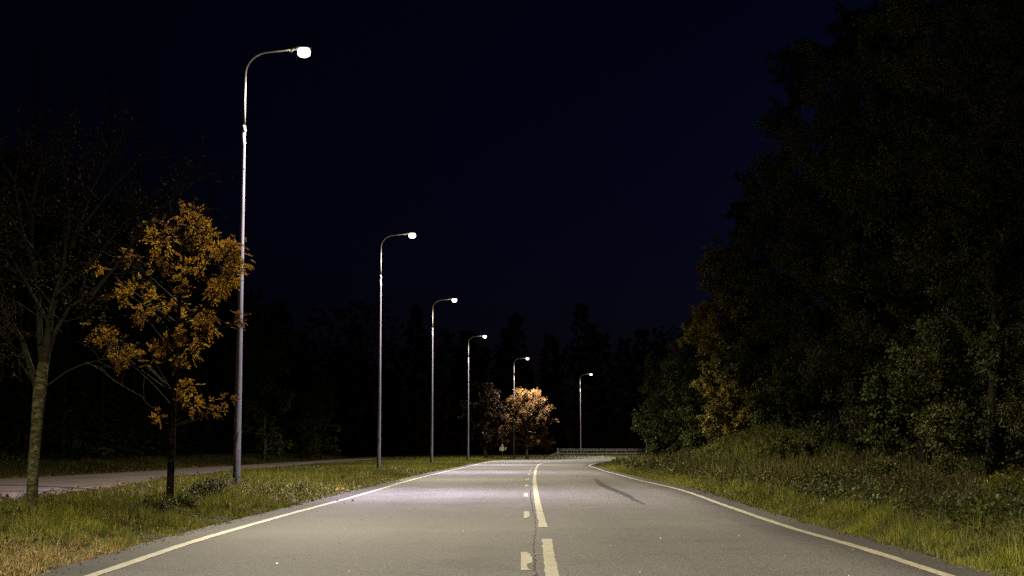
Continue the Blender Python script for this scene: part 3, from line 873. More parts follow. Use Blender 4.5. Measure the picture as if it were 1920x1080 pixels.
for (tx, ty, dy, rr_) in targets:
    start_y = min(800, ty + 50 + abs(tx - 330) * 0.45)
    start_y = max(start_y, 430)
    k = np.interp(start_y, [p[1] for p in tpx][::-1], np.arange(len(tpx))[::-1])
    q0 = np.array([np.interp(k, np.arange(len(tpx)), tp[:, a]) for a in range(3)])
    q1 = rel2(tx, ty, dy)
    L = np.linalg.norm(q1 - q0)
    c = curve(q0, q1, np.array((0, 0, -0.05 * L)) + rg.normal(0, 0.04 * L, 3), 6)
    T.add(c, np.linspace(min(0.022, 0.010 + 0.008 * L), 0.004, 6), 5, False)
    rad_m = rr_ * Y2 / F
    for j in range(int(1.5 + rr_ * 0.27)):
        s = rg.uniform(0.62, 1.0)
        e0 = np.array([np.interp(s, np.linspace(0, 1, 6), c[:, a]) for a in range(3)])
        e1 = q1 + unit(rg.normal(0, 1, 3)) * rad_m * rg.uniform(0.3, 1.1) * np.array((1, 1.2, 0.9))
        T.add(curve(e0, e1, rg.normal(0, 0.02, 3), 4), [0.004, 0.0035, 0.003, 0.002], 3, False)
        dd = unit(e1 - e0)
        for m_ in range(3):
            S.append((e0 + (e1 - e0) * rg.uniform(0.4, 1.0), unit(dd + rg.normal(0, 0.7, 3)), 0.10))
T.build('trunk', M['bark_rowan'], root)
p, a, s = leaves_on(S, 2, rg, 0.14, 0.035, 0.35)
p, a, s = compound(p, a, s, rg, 5)
leaf_obj('crown', p, a, s, M['rowan_leaf'], root, rg, 0.19, 0.04)

# ------------------------------------------------------------------ trees at the bend
Yc = 137.5
bx = at(989, 850, Yc)
broadleaf('copper_tree', 'lit copper leaved tree with pale trunk at the bend', (bx[0], Yc, tz(bx[0], Yc)), 6.0, 0.13, 0.22, 2.6, M['bark_birch'], M['copper_leaf'], 0.14, 10, 61, 30, 9, 7, up=0.7)
bx = at(911, 850, 133.0)
broadleaf('rusty_tree', 'dark rusty brown tree left of the copper tree', (bx[0], 133.0, tz(bx[0], 133.0)), 6.6, 0.17, 0.20, 2.3, M['bark_grey'], M['rust_leaf'], 0.15, 9, 62, 26, 8, 7, up=0.65)
for (px, Y, H, cr, mat, lab, sd) in [(535, 92.0, 8.5, 2.4, 'dim_leaf', 'faint green tree behind the footpath, right of the nearest lamp', 63),
                                      (775, 118.0, 7.5, 1.9, 'dim_leaf', 'faint green tree between the second and third street lamps', 64),
                                      (640, 108.0, 5.0, 1.8, 'dim_leaf', 'low dim tree behind the footpath left of the second lamp', 65),
                                      (1122, 200.0, 6.0, 2.6, 'dim_rust', 'brownish tree behind the guard rail, right of the farthest lamp', 66),
                                      (1165, 196.0, 5.4, 2.4, 'dim_rust', 'brownish tree behind the right end of the guard rail', 67)]:
    q = at(px, 850, Y)
    x = min(q[0], float(pf(Y)) - 1.5) if px < 900 else q[0]
    broadleaf('background_tree', lab, (x, Y, tz(x, Y)), H, 0.12, 0.08, cr, M['bark_grey'], M[mat], 0.17, 6, sd, 22, 7, 6)

# ------------------------------------------------------------------ trees of the right-hand side
RT = [  # name, px of the stem, distance, height, crown base, radius, leaf material, leaf, per, bark, label
    ('bushy_tree', 1262, 74, 5.2, 0.03, 2.0, 'green_leaf', 0.11, 9, 'bark_shaded', 'low bushy green tree at the inner corner of the bend'),
    ('alder_tree', 1322, 68, 7.0, 0.04, 2.0, 'green_leaf', 0.10, 9, 'bark_shaded', 'dim green tree between the bend corner and the yellowing tree'),
    ('aspen_tree', 1368, 58, 9.0, 0.12, 1.7, 'yellow_leaf', 0.095, 10, 'bark_shaded', 'slim yellowing tree on the right behind the grassy mound'),
    ('alder_tree', 1470, 54, 13.0, 0.06, 2.4, 'green_leaf', 0.09, 11, 'bark_shaded', 'dark green tree directly behind the grassy mound'),
    ('willow_tree', 1600, 42, 12.5, 0.03, 3.0, 'willow_leaf', 0.085, 12, 'bark_shaded', 'broad olive willow with arching twigs right of the mound'),
    ('alder_tree', 1730, 36, 13.5, 0.03, 2.8, 'green_leaf', 0.08, 12, 'bark_shaded', 'tall dark tree right of the olive willow'),
    ('willow_tree', 1865, 29, 13.0, 0.04, 2.4, 'willow_leaf', 0.075, 13, 'bark_shaded', 'nearest tall tree at the right edge with pale glinting leaves'),
    ('tall_tree', 1580, 60, 19.0, 0.04, 3.6, 'dark_leaf', 0.15, 9, 'bark_shaded', 'tall black tree towering behind the willow'),
    ('tall_tree', 1700, 50, 19.0, 0.04, 3.8, 'dark_leaf', 0.14, 9, 'bark_shaded', 'very tall black tree deep in the wood at upper right'),
    ('tall_tree', 1850, 45, 19.0, 0.04, 3.8, 'dark_leaf', 0.14, 9, 'bark_shaded', 'black tree filling the top right corner behind the nearest tree'),
    ('tall_tree', 1440, 70, 14.5, 0.04, 3.0, 'dark_leaf', 0.16, 8, 'bark_shaded', 'black tree behind the yellowing tree and the mound'),
    ('alder_tree', 1980, 36, 14.0, 0.04, 3.2, 'green_leaf', 0.10, 9, 'bark_shaded', 'tall dark tree half cut off by the right edge'),
]
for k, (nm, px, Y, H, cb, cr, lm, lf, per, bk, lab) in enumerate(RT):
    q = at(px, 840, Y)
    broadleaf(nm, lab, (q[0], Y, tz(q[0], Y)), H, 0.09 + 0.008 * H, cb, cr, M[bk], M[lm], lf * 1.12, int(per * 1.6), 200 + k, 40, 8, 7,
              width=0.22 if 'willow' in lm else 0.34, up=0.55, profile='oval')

# ------------------------------------------------------------------ bushes
def bush(label, loc, rx, ry, h, leafm, leaf, n, seed, bark=None, width=0.36, name='bush', group=None, cat='bush'):
    rg = np.random.default_rng(seed)
    root = empty(name, loc, label, cat, group)
    T = Tubes()
    S = []
    for i in range(26):
        az = rg.uniform(0, 2 * math.pi); rad = math.sqrt(rg.uniform(0.02, 1))
        tip = np.array((rx * rad * math.cos(az), ry * rad * math.sin(az), h * rg.uniform(0.55, 1.05) * math.sqrt(1.05 - rad * rad * 0.8)))
        b = np.array((rx * 0.25 * rad * math.cos(az), ry * 0.25 * rad * math.sin(az), -0.05))
        c = curve(b, tip, np.array((0, 0, 0.1 * h)), 5)
        T.add(c, np.linspace(0.012, 0.003, 5), 4, False)
        for j in range(12):
            s = rg.uniform(0.3, 1)
            q = np.array([np.interp(s, np.linspace(0, 1, 5), c[:, a]) for a in range(3)])
            S.append((q, unit(unit(tip - b) + rg.normal(0, 0.8, 3)), rg.uniform(0.15, 0.4) * (0.4 + h * 0.4)))
    twig_tubes(T, S, rg, 0.5)
    T.build('stem', bark or M['bark_dark'], root)
    per = max(1, int(n / len(S)))
    p, a, s = leaves_on(S, per, rg, leaf, 0.05)
    p[:, 2] = np.maximum(p[:, 2], 0.02)
    leaf_obj('foliage', p, a, s, leafm, root, rg, width)
    return root
BL = [ (1262, 864, 0.0, 1.6, 2.2, 0.75, 'weed_leaf', 0.08, 5000, 'low green shrub hugging the inner corner of the bend'),
       (1330, 868, 0.0, 1.3, 1.6, 1.3, 'green_leaf', 0.08, 5000, 'dark shrub left of the grassy mound'),
       (1480, 905, 0.0, 1.0, 1.6, 0.75, 'weed_leaf', 0.075, 5000, 'leafy shrub at the foot of the grassy mound'),
       (1640, 925, 0.0, 0.75, 1.3, 0.62, 'weed_leaf', 0.06, 5000, 'round leafy shrub with pale leaves in the weeds on the right'),
       (1800, 925, 0.0, 0.8, 1.2, 0.72, 'weed_leaf', 0.055, 5000, 'green shrub with drooping leaves among brown stalks near the right edge'),
       (1900, 965, 0.0, 0.5, 0.8, 0.55, 'bright_weed', 0.045, 4000, 'fresh green weedy shrub at the lower right edge'),
       (1560, 880, 0.0, 1.2, 1.8, 1.1, 'green_leaf', 0.075, 5000, 'dark shrub under the olive willow'),
       (1700, 890, 0.0, 1.1, 1.6, 1.2, 'green_leaf', 0.065, 5000, 'dark shrub below the tall tree right of the willow'),
       (1400, 855, 0.0, 1.4, 2.0, 1.6, 'green_leaf', 0.085, 5000, 'dark shrub behind the left flank of the grassy mound'),
       (1860, 900, 0.0, 1.0, 1.5, 1.25, 'green_leaf', 0.06, 5000, 'dark shrub under the nearest tall tree at right edge'),
       (1560, 935, 0.0, 0.7, 1.1, 0.5, 'weed_leaf', 0.06, 3500, 'low leafy shrub between the mound shrub and the round pale one'),
       (1720, 950, 0.0, 0.6, 0.9, 0.5, 'weed_leaf', 0.05, 3500, 'low tangled shrub among brown stalks right of the round pale one'),
       (1390, 888, 0.0, 0.8, 1.6, 0.6, 'weed_leaf', 0.07, 3500, 'low shrub at the left foot of the grassy mound'),
       (1870, 985, 0.0, 0.4, 0.6, 0.42, 'weed_leaf', 0.04, 3000, 'small dark leafy weed clump close to the lower right corner'),
       (10, 890, 0.0, 0.9, 0.8, 0.55, 'green_leaf', 0.07, 4000, 'low green shrub beyond the footpath at left edge')]
for k, (px, py, _, rx, ry, h, lm, lf, n, lab) in enumerate(BL):
    q = on_level(px, py)
    bush(lab, (q[0], q[1], tz(q[0], q[1])), rx, ry, h, M[lm], lf, n, 300 + k)

# ------------------------------------------------------------------ woods: individual spruces and the far mass
def spruce_mesh(seed, H, rbase):
    rg = np.random.default_rng(seed)
    T = Tubes()
    T.add([(0, 0, -0.2), (0, 0, H * 0.5), (0, 0, H)], [0.16, 0.10, 0.01], 7)
    P, A, Z = [], [], []
    nw = int(H * 3.2)
    for w in range(nw):
        z = 0.5 + (H - 0.6) * w / nw
        r = rbase * (1 - z / H) ** 0.85 + 0.12
        nb = 9
        for b in range(nb):
            az = 2 * math.pi * (b + rg.random()) / nb
            d = np.array((math.cos(az), math.sin(az), 0))
            L = r * rg.uniform(0.7, 1.1)
            k = max(4, int(L * 12))
            t = rg.uniform(0.08, 1.0, k)
            p = d * (L * t)[:, None] + np.array((0, 0, z)) + np.c_[0 * t, 0 * t, -0.35 * L * t ** 1.5 + 0.1 * L * t ** 3] + rg.normal(0, 0.03, (k, 3))
            side = np.cross(d, (0, 0, 1))
            a = d * 0.8 + side * (rg.choice([-1, 1], k) * 0.7)[:, None] + rg.normal(0, 0.2, (k, 3)) + np.array((0, 0, -0.4))
            P.append(p); A.append(a); Z.append(rg.uniform(0.16, 0.36, k) * (0.6 + 0.4 * (1 - z / H)))
    return T, np.concatenate(P), np.concatenate(A), np.concatenate(Z), rg
def spruce(label, loc, H, rb, seed, group=None):
    root = empty('spruce_tree', loc, label, 'tree', group)
    T, p, a, s, rg = spruce_mesh(seed, H, rb)
    T.build('trunk', M['bark_dark'], root)
    leaf_obj('crown', p, a, s, M['needle'], root, rg, 0.10, 0.02)
    return root
for k, (px, py_top, Y, lab) in enumerate([(210, 120, 66, 'pointed spruce silhouette standing above the orange rowan'), (72, 80, 58, 'tall spruce silhouette at upper left above the pale trunk'),
                                           (-20, 60, 55, 'spruce silhouette cut by the upper left edge'), (310, 250, 80, 'smaller spruce silhouette just left of the nearest lamp post'), (140, 130, 62, 'spruce silhouette between the two tallest ones at upper left'), (395, 330, 94, 'low spruce top showing beside the nearest lamp post'),
                                           (265, 190, 73, 'spruce silhouette rising over the top of the rowan')]):
    q = at(px, py_top, Y)
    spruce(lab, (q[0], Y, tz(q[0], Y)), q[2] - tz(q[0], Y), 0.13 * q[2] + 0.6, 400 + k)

# far wood: one dark mass
rg = np.random.default_rng(90)
P, A, Z = [], [], []
WT = Tubes()
def wood_tree(x, y, H, conifer):
    z0 = tz(x, y)
    WT.add([(x, y, z0 - 0.2), (x + rg.normal(0, 0.2), y, z0 + H * 0.9)], [0.18, 0.03], 5, False)
    k = 500
    u = rg.random(k) ** 0.8
    prof = (1 - u) * (0.2 * H) + 0.25 if conifer else (0.23 * H) * np.sqrt(np.clip(1 - (2 * u - 0.85) ** 2 / 1.6, 0.05, 1))
    az = rg.uniform(0, 2 * math.pi, k); r = prof * np.sqrt(rg.uniform(0.15, 1, k))
    lob = 1 + 0.25 * np.sin(az * 3 + u * 9) + 0.15 * np.sin(u * 40)
    P.append(np.c_[x + r * lob * np.cos(az), y + r * lob * np.sin(az), z0 + 0.3 + u * (H - 0.3)])
    A.append(np.c_[np.cos(az), np.sin(az), np.full(k, -0.3)] + rg.normal(0, 0.5, (k, 3)))
    Z.append(rg.uniform(0.3, 0.75, k) * (0.7 + y / 250))
for y in np.arange(28, 150, 4.2):
    for row in range(3):
        wood_tree(float(pf(y)) - 6.5 - row * 4.5 - rg.uniform(0, 3), y + rg.uniform(-2, 2), rg.uniform(7, 12) + row * 2.2 + (3.0 if y < 70 else 3.0), rg.random() < 0.5)
for x in np.arange(-38, 60, 3.6):
    for row in range(2):
        wood_tree(x + rg.uniform(-1.5, 1.5), 200 + row * 9 + rg.uniform(-3, 3), rg.uniform(11, 19) + row * 4, rg.random() < 0.65)
for y in np.arange(22, 80, 4.5):
    for row in range(2):
        wood_tree(float(xr(y)) + 11.5 + row * 5 + rg.uniform(0, 2.5), y + rg.uniform(-2, 2), rg.uniform(9, 14), False)
wp, wa, wz = np.concatenate(P), np.concatenate(A), np.concatenate(Z)
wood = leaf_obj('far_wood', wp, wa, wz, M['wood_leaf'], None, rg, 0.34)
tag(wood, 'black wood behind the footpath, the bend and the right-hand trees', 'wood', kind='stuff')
WT.build('trunk', M['bark_shaded'], wood)

# ------------------------------------------------------------------ grass and weeds
def blades(name, x, y, h, w, mat, label, lean=0.45, three=True, parent=None, kind='stuff', cat='grass', zoff=0.0, rg=rng):
    n = len(x)
    z = np.where((x > xl(y)) & (x < xr(y)), dip(y), terrain(x, y)) + zoff
    az = rg.uniform(0, 2 * math.pi, n)
    fa = rg.uniform(0, math.pi, n)
    ln = np.abs(rg.normal(0, lean, n))
    d = np.c_[np.cos(az), np.sin(az), np.zeros(n)]
    s = np.c_[np.cos(fa), np.sin(fa), np.zeros(n)] * (w / 2)[:, None]
    b = np.c_[x, y, z - 0.01]
    upv = np.array((0, 0, 1.0))
    mid = b + upv * (h * 0.55)[:, None] + d * (h * ln * 0.30)[:, None]
    tip = b + upv * (h * (1 - 0.3 * np.minimum(ln, 1)))[:, None] + d * (h * ln)[:, None]
    if three:
        V = np.stack([b - s, b + s, mid + s * 0.7, mid - s * 0.7, tip], 1).reshape(-1, 3)
        base = np.arange(n)[:, None] * 5
        C = np.concatenate([base + np.array([0, 1, 2, 3]), base + np.array([3, 2, 4])], 1).ravel()
        sz = np.tile([4, 3], n)
    else:
        V = np.stack([b - s, b + s, tip], 1).reshape(-1, 3)
        C = np.arange(3 * n); sz = np.full(n, 3)
    o = np_mesh(name, V, C, sz, mat, parent)
    tag(o, label, cat, kind=kind)
    return o
def scatter(y0, y1, dens, xa, xb, rg=rng):
    """Random ground points between two edge curves; dens(y) is per square metre."""
    X, Y = [], []
    yy = y0
    while yy < y1:
        st = min(max(0.4, yy * 0.03), y1 - yy)
        wdt = float(np.mean(np.maximum(0, xb(np.array([yy, yy + st])) - xa(np.array([yy, yy + st])))))
        k = rg.poisson(wdt * st * dens(yy))
        if k > 0:
            y = rg.uniform(yy, yy + st, k)
            X.append(xa(y) + (xb(y) - xa(y)) * rg.random(k)); Y.append(y)
        yy += st
    return np.concatenate(X), np.concatenate(Y)
def keep_view(x, y, m=0.6):
    k = (np.abs(x) < y * 0.372 + m)
    return x[k], y[k]
fw = lambda y: np.maximum(0.007, 0.00055 * y)          # blade width grows as fewer blades are drawn far away
# left verge
dn = lambda y: np.clip(1850 * (14 / y) ** 1.25, 60, 2200)
x, y = scatter(8, 60, dn, pn, lambda t: xl(t) + 0.13)
x, y = keep_view(x, y)
edge = 0.06 * np.sin(y * 5.1) + 0.05 * np.sin(y * 11.7 + 1) + 0.05 * np.sin(y * 2.3 + 2)
k = x < xl(y) - 0.02 + edge
x, y = x[k], y[k]
dl = xl(y) - x
dryness = sstep((16.0 - y) / 3.5) * 0.8 * sstep((2.6 - dl) / 1.4) + 0.13 + 0.12 * wob(x * 1.3, y * 1.1)
isdry = rng.random(len(x)) < dryness
def clump(x, y, seed, n=900, r=0.22):
    """Tussock field: 0..1, high on random tufts."""
    rg = np.random.default_rng(seed)
    ox, oy = rg.uniform(0, 50, 2)
    f = np.zeros(len(x))
    for k in range(5):
        a = rg.uniform(0, math.pi); w = rg.uniform(4, 13)
        f += np.sin((x * math.cos(a) + y * math.sin(a)) * w + rg.uniform(0, 6) + 1.5 * np.sin(x * 1.3 + y * 0.8 + k))
    return sstep(0.5 + f / 4.5)
h = (0.045 + 0.10 * sstep(dl / 1.6) + 0.05 * np.clip(wob(x * 0.8, y * 0.9), -0.6, 1)) * rng.uniform(0.5, 1.45, len(x)) * (0.45 + 1.2 * clump(x, y, 5)) * (0.35 + 0.65 * sstep((x - pn(y)) / 1.6))
k = ~isdry & (y > 24)
blades('middle_verge_grass', x[k], y[k], np.maximum(h[k], 0.03), fw(y[k]), M['grass'], 'green grass of the left verge around the nearest lamp post', three=False)
k = ~isdry & (y <= 24)
blades('verge_grass', x[k], y[k], np.maximum(h[k], 0.03), fw(y[k]), M['grass'], 'short yellow green grass of the left verge beside the road')
k = isdry
blades('dry_grass', x[k], y[k], np.maximum(h[k] * 0.8, 0.03), fw(y[k]), M['straw'], 'straw coloured dry grass patch at the lower left', lean=1.1)
x, y = scatter(60, 132, lambda y: np.clip(230 * (60 / y) ** 1.2, 40, 260), pn, lambda t: xl(t) - 0.02)
x, y = keep_view(x, y)
blades('distant_verge_grass', x, y, (0.04 + 0.09 * sstep((x - pn(y) - 0.8) / 4.0)) * rng.uniform(0.5, 1.3, len(x)), fw(y), M['grass'], 'grass of the left verge farther along towards the bend', three=False)
# beyond the footpath and beyond the bend
x, y = scatter(24, 140, lambda y: np.clip(500 * (30 / y) ** 1.1, 40, 500), lambda t: pf(t) - 4.5, lambda t: pf(t) - 0.05)
x, y = keep_view(x, y)
dpth = pf(y) - x
blades('path_side_grass', x, y, (0.08 + 0.3 * sstep((dpth - 0.3) / 2.5)) * rng.uniform(0.4, 1.4, len(x)), fw(y) * 1.2, M['dark_grass'], 'dim rough grass beyond the footpath', three=False)
xx = rng.uniform(-16, 40, 26000); yy = rng.uniform(128, 190, 26000)
k = ((yy > Lout[-1][1]) | (xl(yy) - xx > 0.2)) & (xx > pn(np.minimum(yy, 149)))
blades('bend_grass', xx[k], yy[k], 0.16 * rng.uniform(0.4, 1.4, k.sum()), fw(yy[k]) * 1.3, M['grass'], 'grass strip beyond the bend in front of the guard rail', three=False)
# right verge: short lit strip, then rough grass and weeds
x, y = scatter(8.5, 34, lambda y: np.clip(2000 * (14 / y) ** 1.25, 60, 2400), lambda t: xr(t) - 0.13, lambda t: xr(t) + 1.05)
x, y = keep_view(x, y)
edge = 0.06 * np.sin(y * 4.7) + 0.05 * np.sin(y * 12.3 + 1) + 0.05 * np.sin(y * 2.6 + 2)
k = x > xr(y) + 0.02 - edge
x, y = x[k], y[k]
dr = x - xr(y)
h = (0.05 + 0.16 * sstep(dr / 1.1)) * rng.uniform(0.5, 1.5, len(x)) * (0.55 + 0.95 * clump(x, y, 6))
blades('right_verge_grass', x, y, h, fw(y), M['grass'], 'bright green grass strip along the right edge of the road')
x, y = scatter(34, 92, lambda y: np.clip(900 * (34 / y) ** 1.2, 60, 1000), lambda t: xr(t) + 0.02, lambda t: np.minimum(xr(t) + 1.3, 12))
x, y = keep_view(x, y)
dr = x - xr(y)
blades('right_verge_grass', x, y, (0.06 + 0.14 * sstep(dr / 1.2)) * rng.uniform(0.5, 1.4, len(x)), fw(y), M['grass'], 'grass strip on the right farther along towards the bend', three=False)
x, y = scatter(9, 84, lambda y: np.clip(520 * (18 / y) ** 1.1, 50, 520), lambda t: xr(t) + 0.55, lambda t: np.minimum(xr(t) + 7.5, 16))
x, y = keep_view(x, y)
dr = x - xr(y)
h = (0.15 + 0.36 * sstep((dr - 0.5) / 1.5)) * rng.uniform(0.5, 1.5, len(x)) * (0.6 + 0.8 * clump(x * 0.6, y * 0.6, 8)) * np.interp(y, [10, 22, 40], [0.62, 0.75, 1.0])
isb = rng.random(len(x)) < 0.14 + 0.26 * wob(x * 0.5 + 1, y * 0.35)
onm = np.exp(-((x - MOUND[0]) / 2.1) ** 2 - ((y - 49) / 9.0) ** 2) > 0.28
kk = onm & ~isb
h = np.where(onm, h * 1.1, h)
blades('mound_grass', x[kk], y[kk], h[kk] * 0.55, fw(y[kk]) * 1.2, M['grass'], 'yellow green grass on top of the mound on the right', lean=0.6)
isb = isb & ~onm
h = h * 0.72
kk = ~isb & ~onm
blades('rough_grass', x[kk], y[kk], h[kk], fw(y[kk]) * 1.2, M['dark_grass'], 'rough olive grass covering the right bank', lean=0.5)
blades('brown_stalks', x[isb], y[isb], h[isb] * 1.35, fw(y[isb]) * 0.85, M['weed_stalk'], 'dry brown weed stalks on the right bank', lean=0.28, cat='weeds')

# small leaves on the weeds of the bank, and broad-leaved weeds on the left verge
def weed_leaves(name, x, y, hmin, hmax, size, mat, label, seed):
    rg = np.random.default_rng(seed)
    n = len(x)
    z = terrain(x, y) + hmin + (hmax - hmin) * rg.random(n) * (0.35 + 1.0 * clump(x * 0.35, y * 0.35, seed))
    a = rg.normal(0, 1, (n, 3)) + np.array((0, 0, 0.2))
    o = leaf_obj(name, np.c_[x, y, z], a, size * rg.uniform(0.5, 1.4, n) * np.maximum(1, y / 30), mat, None, rg, 0.3)
    tag(o, label, 'weeds', kind='stuff')
x, y = scatter(9, 84, lambda y: np.clip(1000 * (18 / y) ** 1.2, 80, 1000), lambda t: xr(t) + 0.8, lambda t: np.minimum(xr(t) + 7.5, 16))
x, y = keep_view(x, y)
k = rng.random(len(x)) < np.clip(0.5 + 0.9 * wob(x * 0.9, y * 0.5), 0.1, 1)
weed_leaves('bank_weeds', x[k], y[k], 0.03, 0.34, 0.055, M['weed_leaf'], 'tangle of leafy weeds over the right bank', 71)
x, y = scatter(9, 50, lambda y: np.clip(150 * (18 / y) ** 1.2, 15, 150), lambda t: pn(t) + 0.2, lambda t: xl(t) - 0.7)
x, y = keep_view(x, y)
k = rng.random(len(x)) < np.clip(0.25 + 0.9 * wob(x * 0.7 + 2, y * 0.6), 0.03, 1)
weed_leaves('verge_weeds', x[k], y[k], 0.02, 0.12, 0.05, M['weed_leaf'], 'low broad leaved weeds in the left verge', 72)
# weed clumps at the foot of the rowan and of the nearest lamp post
lx, ly = LAMPS[0]
for k, (wx, wy, rx_, h_, mt, lab) in enumerate([(on_level(300, 968)[0], on_level(300, 968)[1], 0.26, 0.20, 'weed_leaf', 'dark weed clump left of the rowan foot'),
                                                 (on_level(338, 962)[0], on_level(338, 962)[1], 0.18, 0.16, 'weed_leaf', 'small weed tuft right of the rowan foot'),
                                                 (lx - 0.15, ly - 0.7, 0.5, 0.30, 'weed_leaf', 'leafy weeds around the foot of the nearest lamp post'),
                                                 (on_level(385, 945)[0], on_level(385, 945)[1], 0.34, 0.34, 'weed_leaf', 'taller leafy weed between rowan and nearest lamp post'),
                                                 (on_level(30, 995)[0], on_level(30, 995)[1], 0.35, 0.16, 'dark_grass', 'dark grass tuft at the foot of the pale trunk')]):
    bush(lab, (wx, wy, tz(wx, wy)), rx_, rx_, h_, M[mt], 0.05, 900, 500 + k, width=0.3, name='weed_clump', cat='weed')
# fallen leaves: along the path edges and under the rowan
rg = np.random.default_rng(81)
X, Y = [], []
yy = rg.uniform(24, 75, 1500); X.append(pf(yy) + 0.1 - np.abs(rg.normal(0, 0.45, len(yy)))); Y.append(yy)
yy = rg.uniform(22, 50, 500); X.append(pn(yy) + rg.normal(0.25, 0.5, len(yy))); Y.append(yy)
q = on_level(140, 935); X.append(q[0] + rg.normal(0, 0.5, 260)); Y.append(q[1] + rg.normal(0, 1.6, 260))
q = on_level(320, 945); X.append(q[0] + rg.normal(0, 1.4, 260)); Y.append(q[1] + rg.normal(0, 2.2, 260))
yy = 9 * (45 / 9) ** rg.random(700); X.append(pn(yy) + (xl(yy) - pn(yy)) * rg.random(700)); Y.append(yy)
X, Y = np.concatenate(X), np.concatenate(Y)
n = len(X)
inpath = (X < pn(Y)) & (X > pf(Y))
Zz = np.where(inpath, 0.065, terrain(X, Y) + rg.uniform(0.02, 0.07, n))
ax = np.c_[rg.normal(0, 1, (n, 2)), rg.normal(0, 0.25, n)]
lit = leaf_obj('fallen_leaves', np.c_[X, Y, Zz], ax, rg.uniform(0.04, 0.075, n) * np.where(inpath | (Y > 30), 1.5, 1.0), M['litter'], None, rg, 0.4, 0.1)
tag(lit, 'brown and yellow fallen leaves along the footpath edges and verge', 'leaves', kind='stuff')
# grit, seed husks and small leaves lying on the asphalt
n = 200
yy = 9 * (40 / 9) ** rg.random(n); xx = xl(yy) + 0.15 + (xr(yy) - xl(yy) - 0.3) * np.where(rg.random(n) < 0.5, rg.random(n), np.where(rg.random(n) < 0.5, rg.beta(1, 8, n), 1 - rg.beta(1, 8, n)))
ax = np.c_[rg.normal(0, 1, (n, 2)), rg.normal(0, 0.2, n)]
gr = leaf_obj('road_litter', np.c_[xx, yy, np.full(n, 0.008)], ax, rg.uniform(0.006, 0.022, n), M['specks'], None, rg, 0.4, 0.15)
tag(gr, 'tiny bits of grit and leaf scattered over the asphalt', 'litter', kind='stuff')

# gravel and grit washed out along the asphalt edges
n = 1800
yy = 8.5 * (45 / 8.5) ** rg.random(n)
sd = rg.random(n) < 0.5
off = rg.normal(0.03, 0.10, n)
xx = np.where(sd, xl(yy) + off, xr(yy) - off)
r_ = rg.uniform(0.004, 0.014, n) * np.maximum(1, yy / 22)
base = np.c_[xx, yy, np.full(n, 0.004)]
ang = rg.uniform(0, 2 * math.pi, n)
c3 = [np.c_[np.cos(ang + k * 2.094) * r_, np.sin(ang + k * 2.094) * r_ * rg.uniform(0.6, 1.2, n), np.zeros(n)] for k in range(3)]
V = np.stack([base + c3[0], base + c3[1], base + c3[2], base + np.c_[rg.normal(0, 0.2, (n, 2)) * r_[:, None], r_ * rg.uniform(0.6, 1.1, n)]], 1).reshape(-1, 3)
bi = np.arange(n)[:, None] * 4
C = np.concatenate([bi + np.array(t) for t in ((0, 1, 3), (1, 2, 3), (2, 0, 3))], 1).ravel()
M['grit'] = leaf_mat('edge_grit', [(0, (0.03, 0.026, 0.020)), (0.7, (0.06, 0.054, 0.044)), (1, (0.15, 0.135, 0.11))], 0.0, 0.9, spec=0.1)
go = np_mesh('edge_gravel', V, C, np.full(3 * n, 3), M['grit'])
tag(go, 'loose grit and gravel along the edges of the asphalt', 'gravel', kind='stuff')

# ------------------------------------------------------------------ guard rail at the bend
Yg = 182.0
ga, gb = at(1046, 850, Yg)[0], at(1193, 850, Yg)[0]
gz = tz(ga, Yg)
rail = empty('guard_rail', (ga, Yg, gz), 'weathered steel bridge railing with two thin rails above a beam at the bend', 'guard rail')
Lr = gb - ga
def rail_curve(n=20):
    s = np.linspace(0, Lr + 3.5, n)
    bend = np.maximum(0, s - Lr) ** 1.6
    return np.c_[s, bend * 0.9, 0 * s]
rc = rail_curve(28)
for z in (0.86, 0.66):
    t = Tubes(); t.add(rc + np.array((0, 0, z)), [0.034] * len(rc), 8); t.build('top_rail', M['rail'], rail)
# beam with a W-shaped section, facing the road
sec = [(0.0, 0.20), (-0.03, 0.212), (-0.08, 0.24), (-0.08, 0.27), (-0.015, 0.295), (-0.015, 0.325), (-0.08, 0.35), (-0.08, 0.38), (-0.03, 0.408), (0.0, 0.42)]
V, Fs = [], []
for p_ in rc:
    for (dy, z) in sec: V.append((p_[0], p_[1] + dy, z))
    for (dy, z) in reversed(sec): V.append((p_[0], p_[1] + dy + 0.012, z))
m_ = 2 * len(sec)
for i in range(len(rc) - 1):
    for j in range(m_):
        j2 = (j + 1) % m_
        Fs.append((i * m_ + j, i * m_ + j2, (i + 1) * m_ + j2, (i + 1) * m_ + j))
mesh_obj('guard_beam', V, Fs, M['rail'], rail)
def post(name, x, y, h, w, mat):
    V = [(x - w, y - w, -0.3), (x + w, y - w, -0.3), (x + w, y + w, -0.3), (x - w, y + w, -0.3), (x - w, y - w, h), (x + w, y - w, h), (x + w, y + w, h), (x - w, y + w, h)]
    return mesh_obj(name, V, [(3, 2, 1, 0), (4, 5, 6, 7), (0, 1, 5, 4), (1, 2, 6, 5), (2, 3, 7, 6), (3, 0, 4, 7)], mat, rail)
post('end_post', 0.0, 0.06, 0.98, 0.07, M['rail'])
for s in np.arange(1.24, Lr + 3.2, 1.24):
    post('post', s, float(np.interp(s, rc[:, 0], rc[:, 1])) + 0.07, 0.84, 0.028, M['rail_post'])
for dz in (0.0, 0.16):
    t = Tubes(); t.add([(0.35, -0.02, 0.28 + dz), (-0.2, -0.02, 0.22 + dz), (-1.1, 0.05, 0.0 + dz * 0.5), (-1.5, 0.08, -0.12)], [0.045, 0.045, 0.04, 0.04], 6)
    t.build('sloping_end', M['rail'], rail)

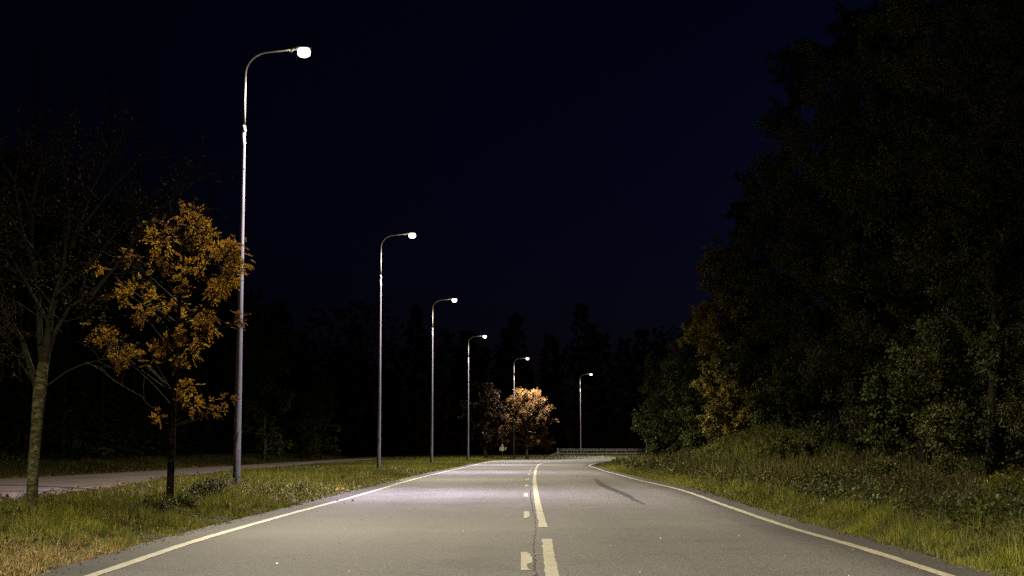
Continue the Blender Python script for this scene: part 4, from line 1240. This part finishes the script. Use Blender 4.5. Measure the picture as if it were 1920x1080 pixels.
# ------------------------------------------------------------------ road signs
Ys = 150.0
q = at(942, 840, Ys)
gz = tz(q[0], Ys)
sg = empty('road_sign', (q[0], Ys, gz), 'small pale sign board on a post beneath the dark rusty tree', 'road sign')
def box(name, c, s, mat, parent, bevel=0.0):
    bm = bmesh.new(); bmesh.ops.create_cube(bm, size=1.0)
    for v in bm.verts: v.co = Vector((v.co.x * s[0] + c[0], v.co.y * s[1] + c[1], v.co.z * s[2] + c[2]))
    if bevel: bmesh.ops.bevel(bm, geom=bm.edges[:], offset=bevel, segments=2, affect='EDGES')
    me = bpy.data.meshes.new(name); bm.to_mesh(me); bm.free(); me.materials.append(mat)
    o = bpy.data.objects.new(name, me); COL.objects.link(o); o.parent = parent
    return o
zc = q[2] - gz
t = Tubes(); t.add([(0, 0.05, -0.2), (0, 0.05, zc + 0.42)], [0.03, 0.03], 8); t.build('post', M['rail_post'], sg)
pl = box('sign_plate', (0.0, 0, zc - 0.06), (0.34, 0.03, 0.48), M['sign'], sg, 0.012)
for s in (-0.075, 0.055): box('dark_stripe', (s, -0.018, zc + 0.04), (0.035, 0.008, 0.22), M['sign_mark'], pl)
cap = mesh_obj('pointed_cap', [(-0.11, -0.02, zc + 0.24), (0.11, -0.02, zc + 0.24), (0.0, -0.02, zc + 0.47), (-0.11, 0.02, zc + 0.24), (0.11, 0.02, zc + 0.24), (0.0, 0.02, zc + 0.47)],
               [(0, 1, 2), (5, 4, 3), (0, 3, 4, 1), (1, 4, 5, 2), (2, 5, 3, 0)], M['sign'], sg)
w1 = box('side_plate', (-0.25, 0.02, zc - 0.12), (0.12, 0.025, 0.34), M['sign_back'], sg, 0.008)
w2 = box('side_plate', (0, 0, 0), (0.10, 0.025, 0.34), M['sign'], sg, 0.008); w2.location = (0.34, 0.02, zc - 0.07); w2.rotation_euler = (0, R(22), 0)
Yr = 118.0
q = at(1212, 826, Yr)
gz = tz(q[0], Yr) if Yr > 134 else -0.0
sg = empty('road_sign', (q[0], Yr, gz), 'thin posted round grey sign at the bend beside the bushes', 'road sign')
zc = q[2] - gz
t = Tubes(); t.add([(0.02, 0, -0.2), (0.02, 0, zc + 0.1)], [0.022, 0.022], 8); t.build('post', M['rail'], sg)
d = lathe('sign_disc', [(0.02, -0.012), (0.165, -0.012), (0.165, 0.012), (0.02, 0.012)], M['sign_back'], sg, 24)
d.rotation_euler = (R(90), 0, R(12)); d.location = (0, -0.04, zc)
box('clamp', (0.02, -0.02, zc), (0.05, 0.04, 0.30), M['rail_post'], sg, 0.005)
tris = sum(len(o.data.loops) - 2 * len(o.data.polygons) for o in bpy.data.objects if o.type == 'MESH')
print('triangles', tris)
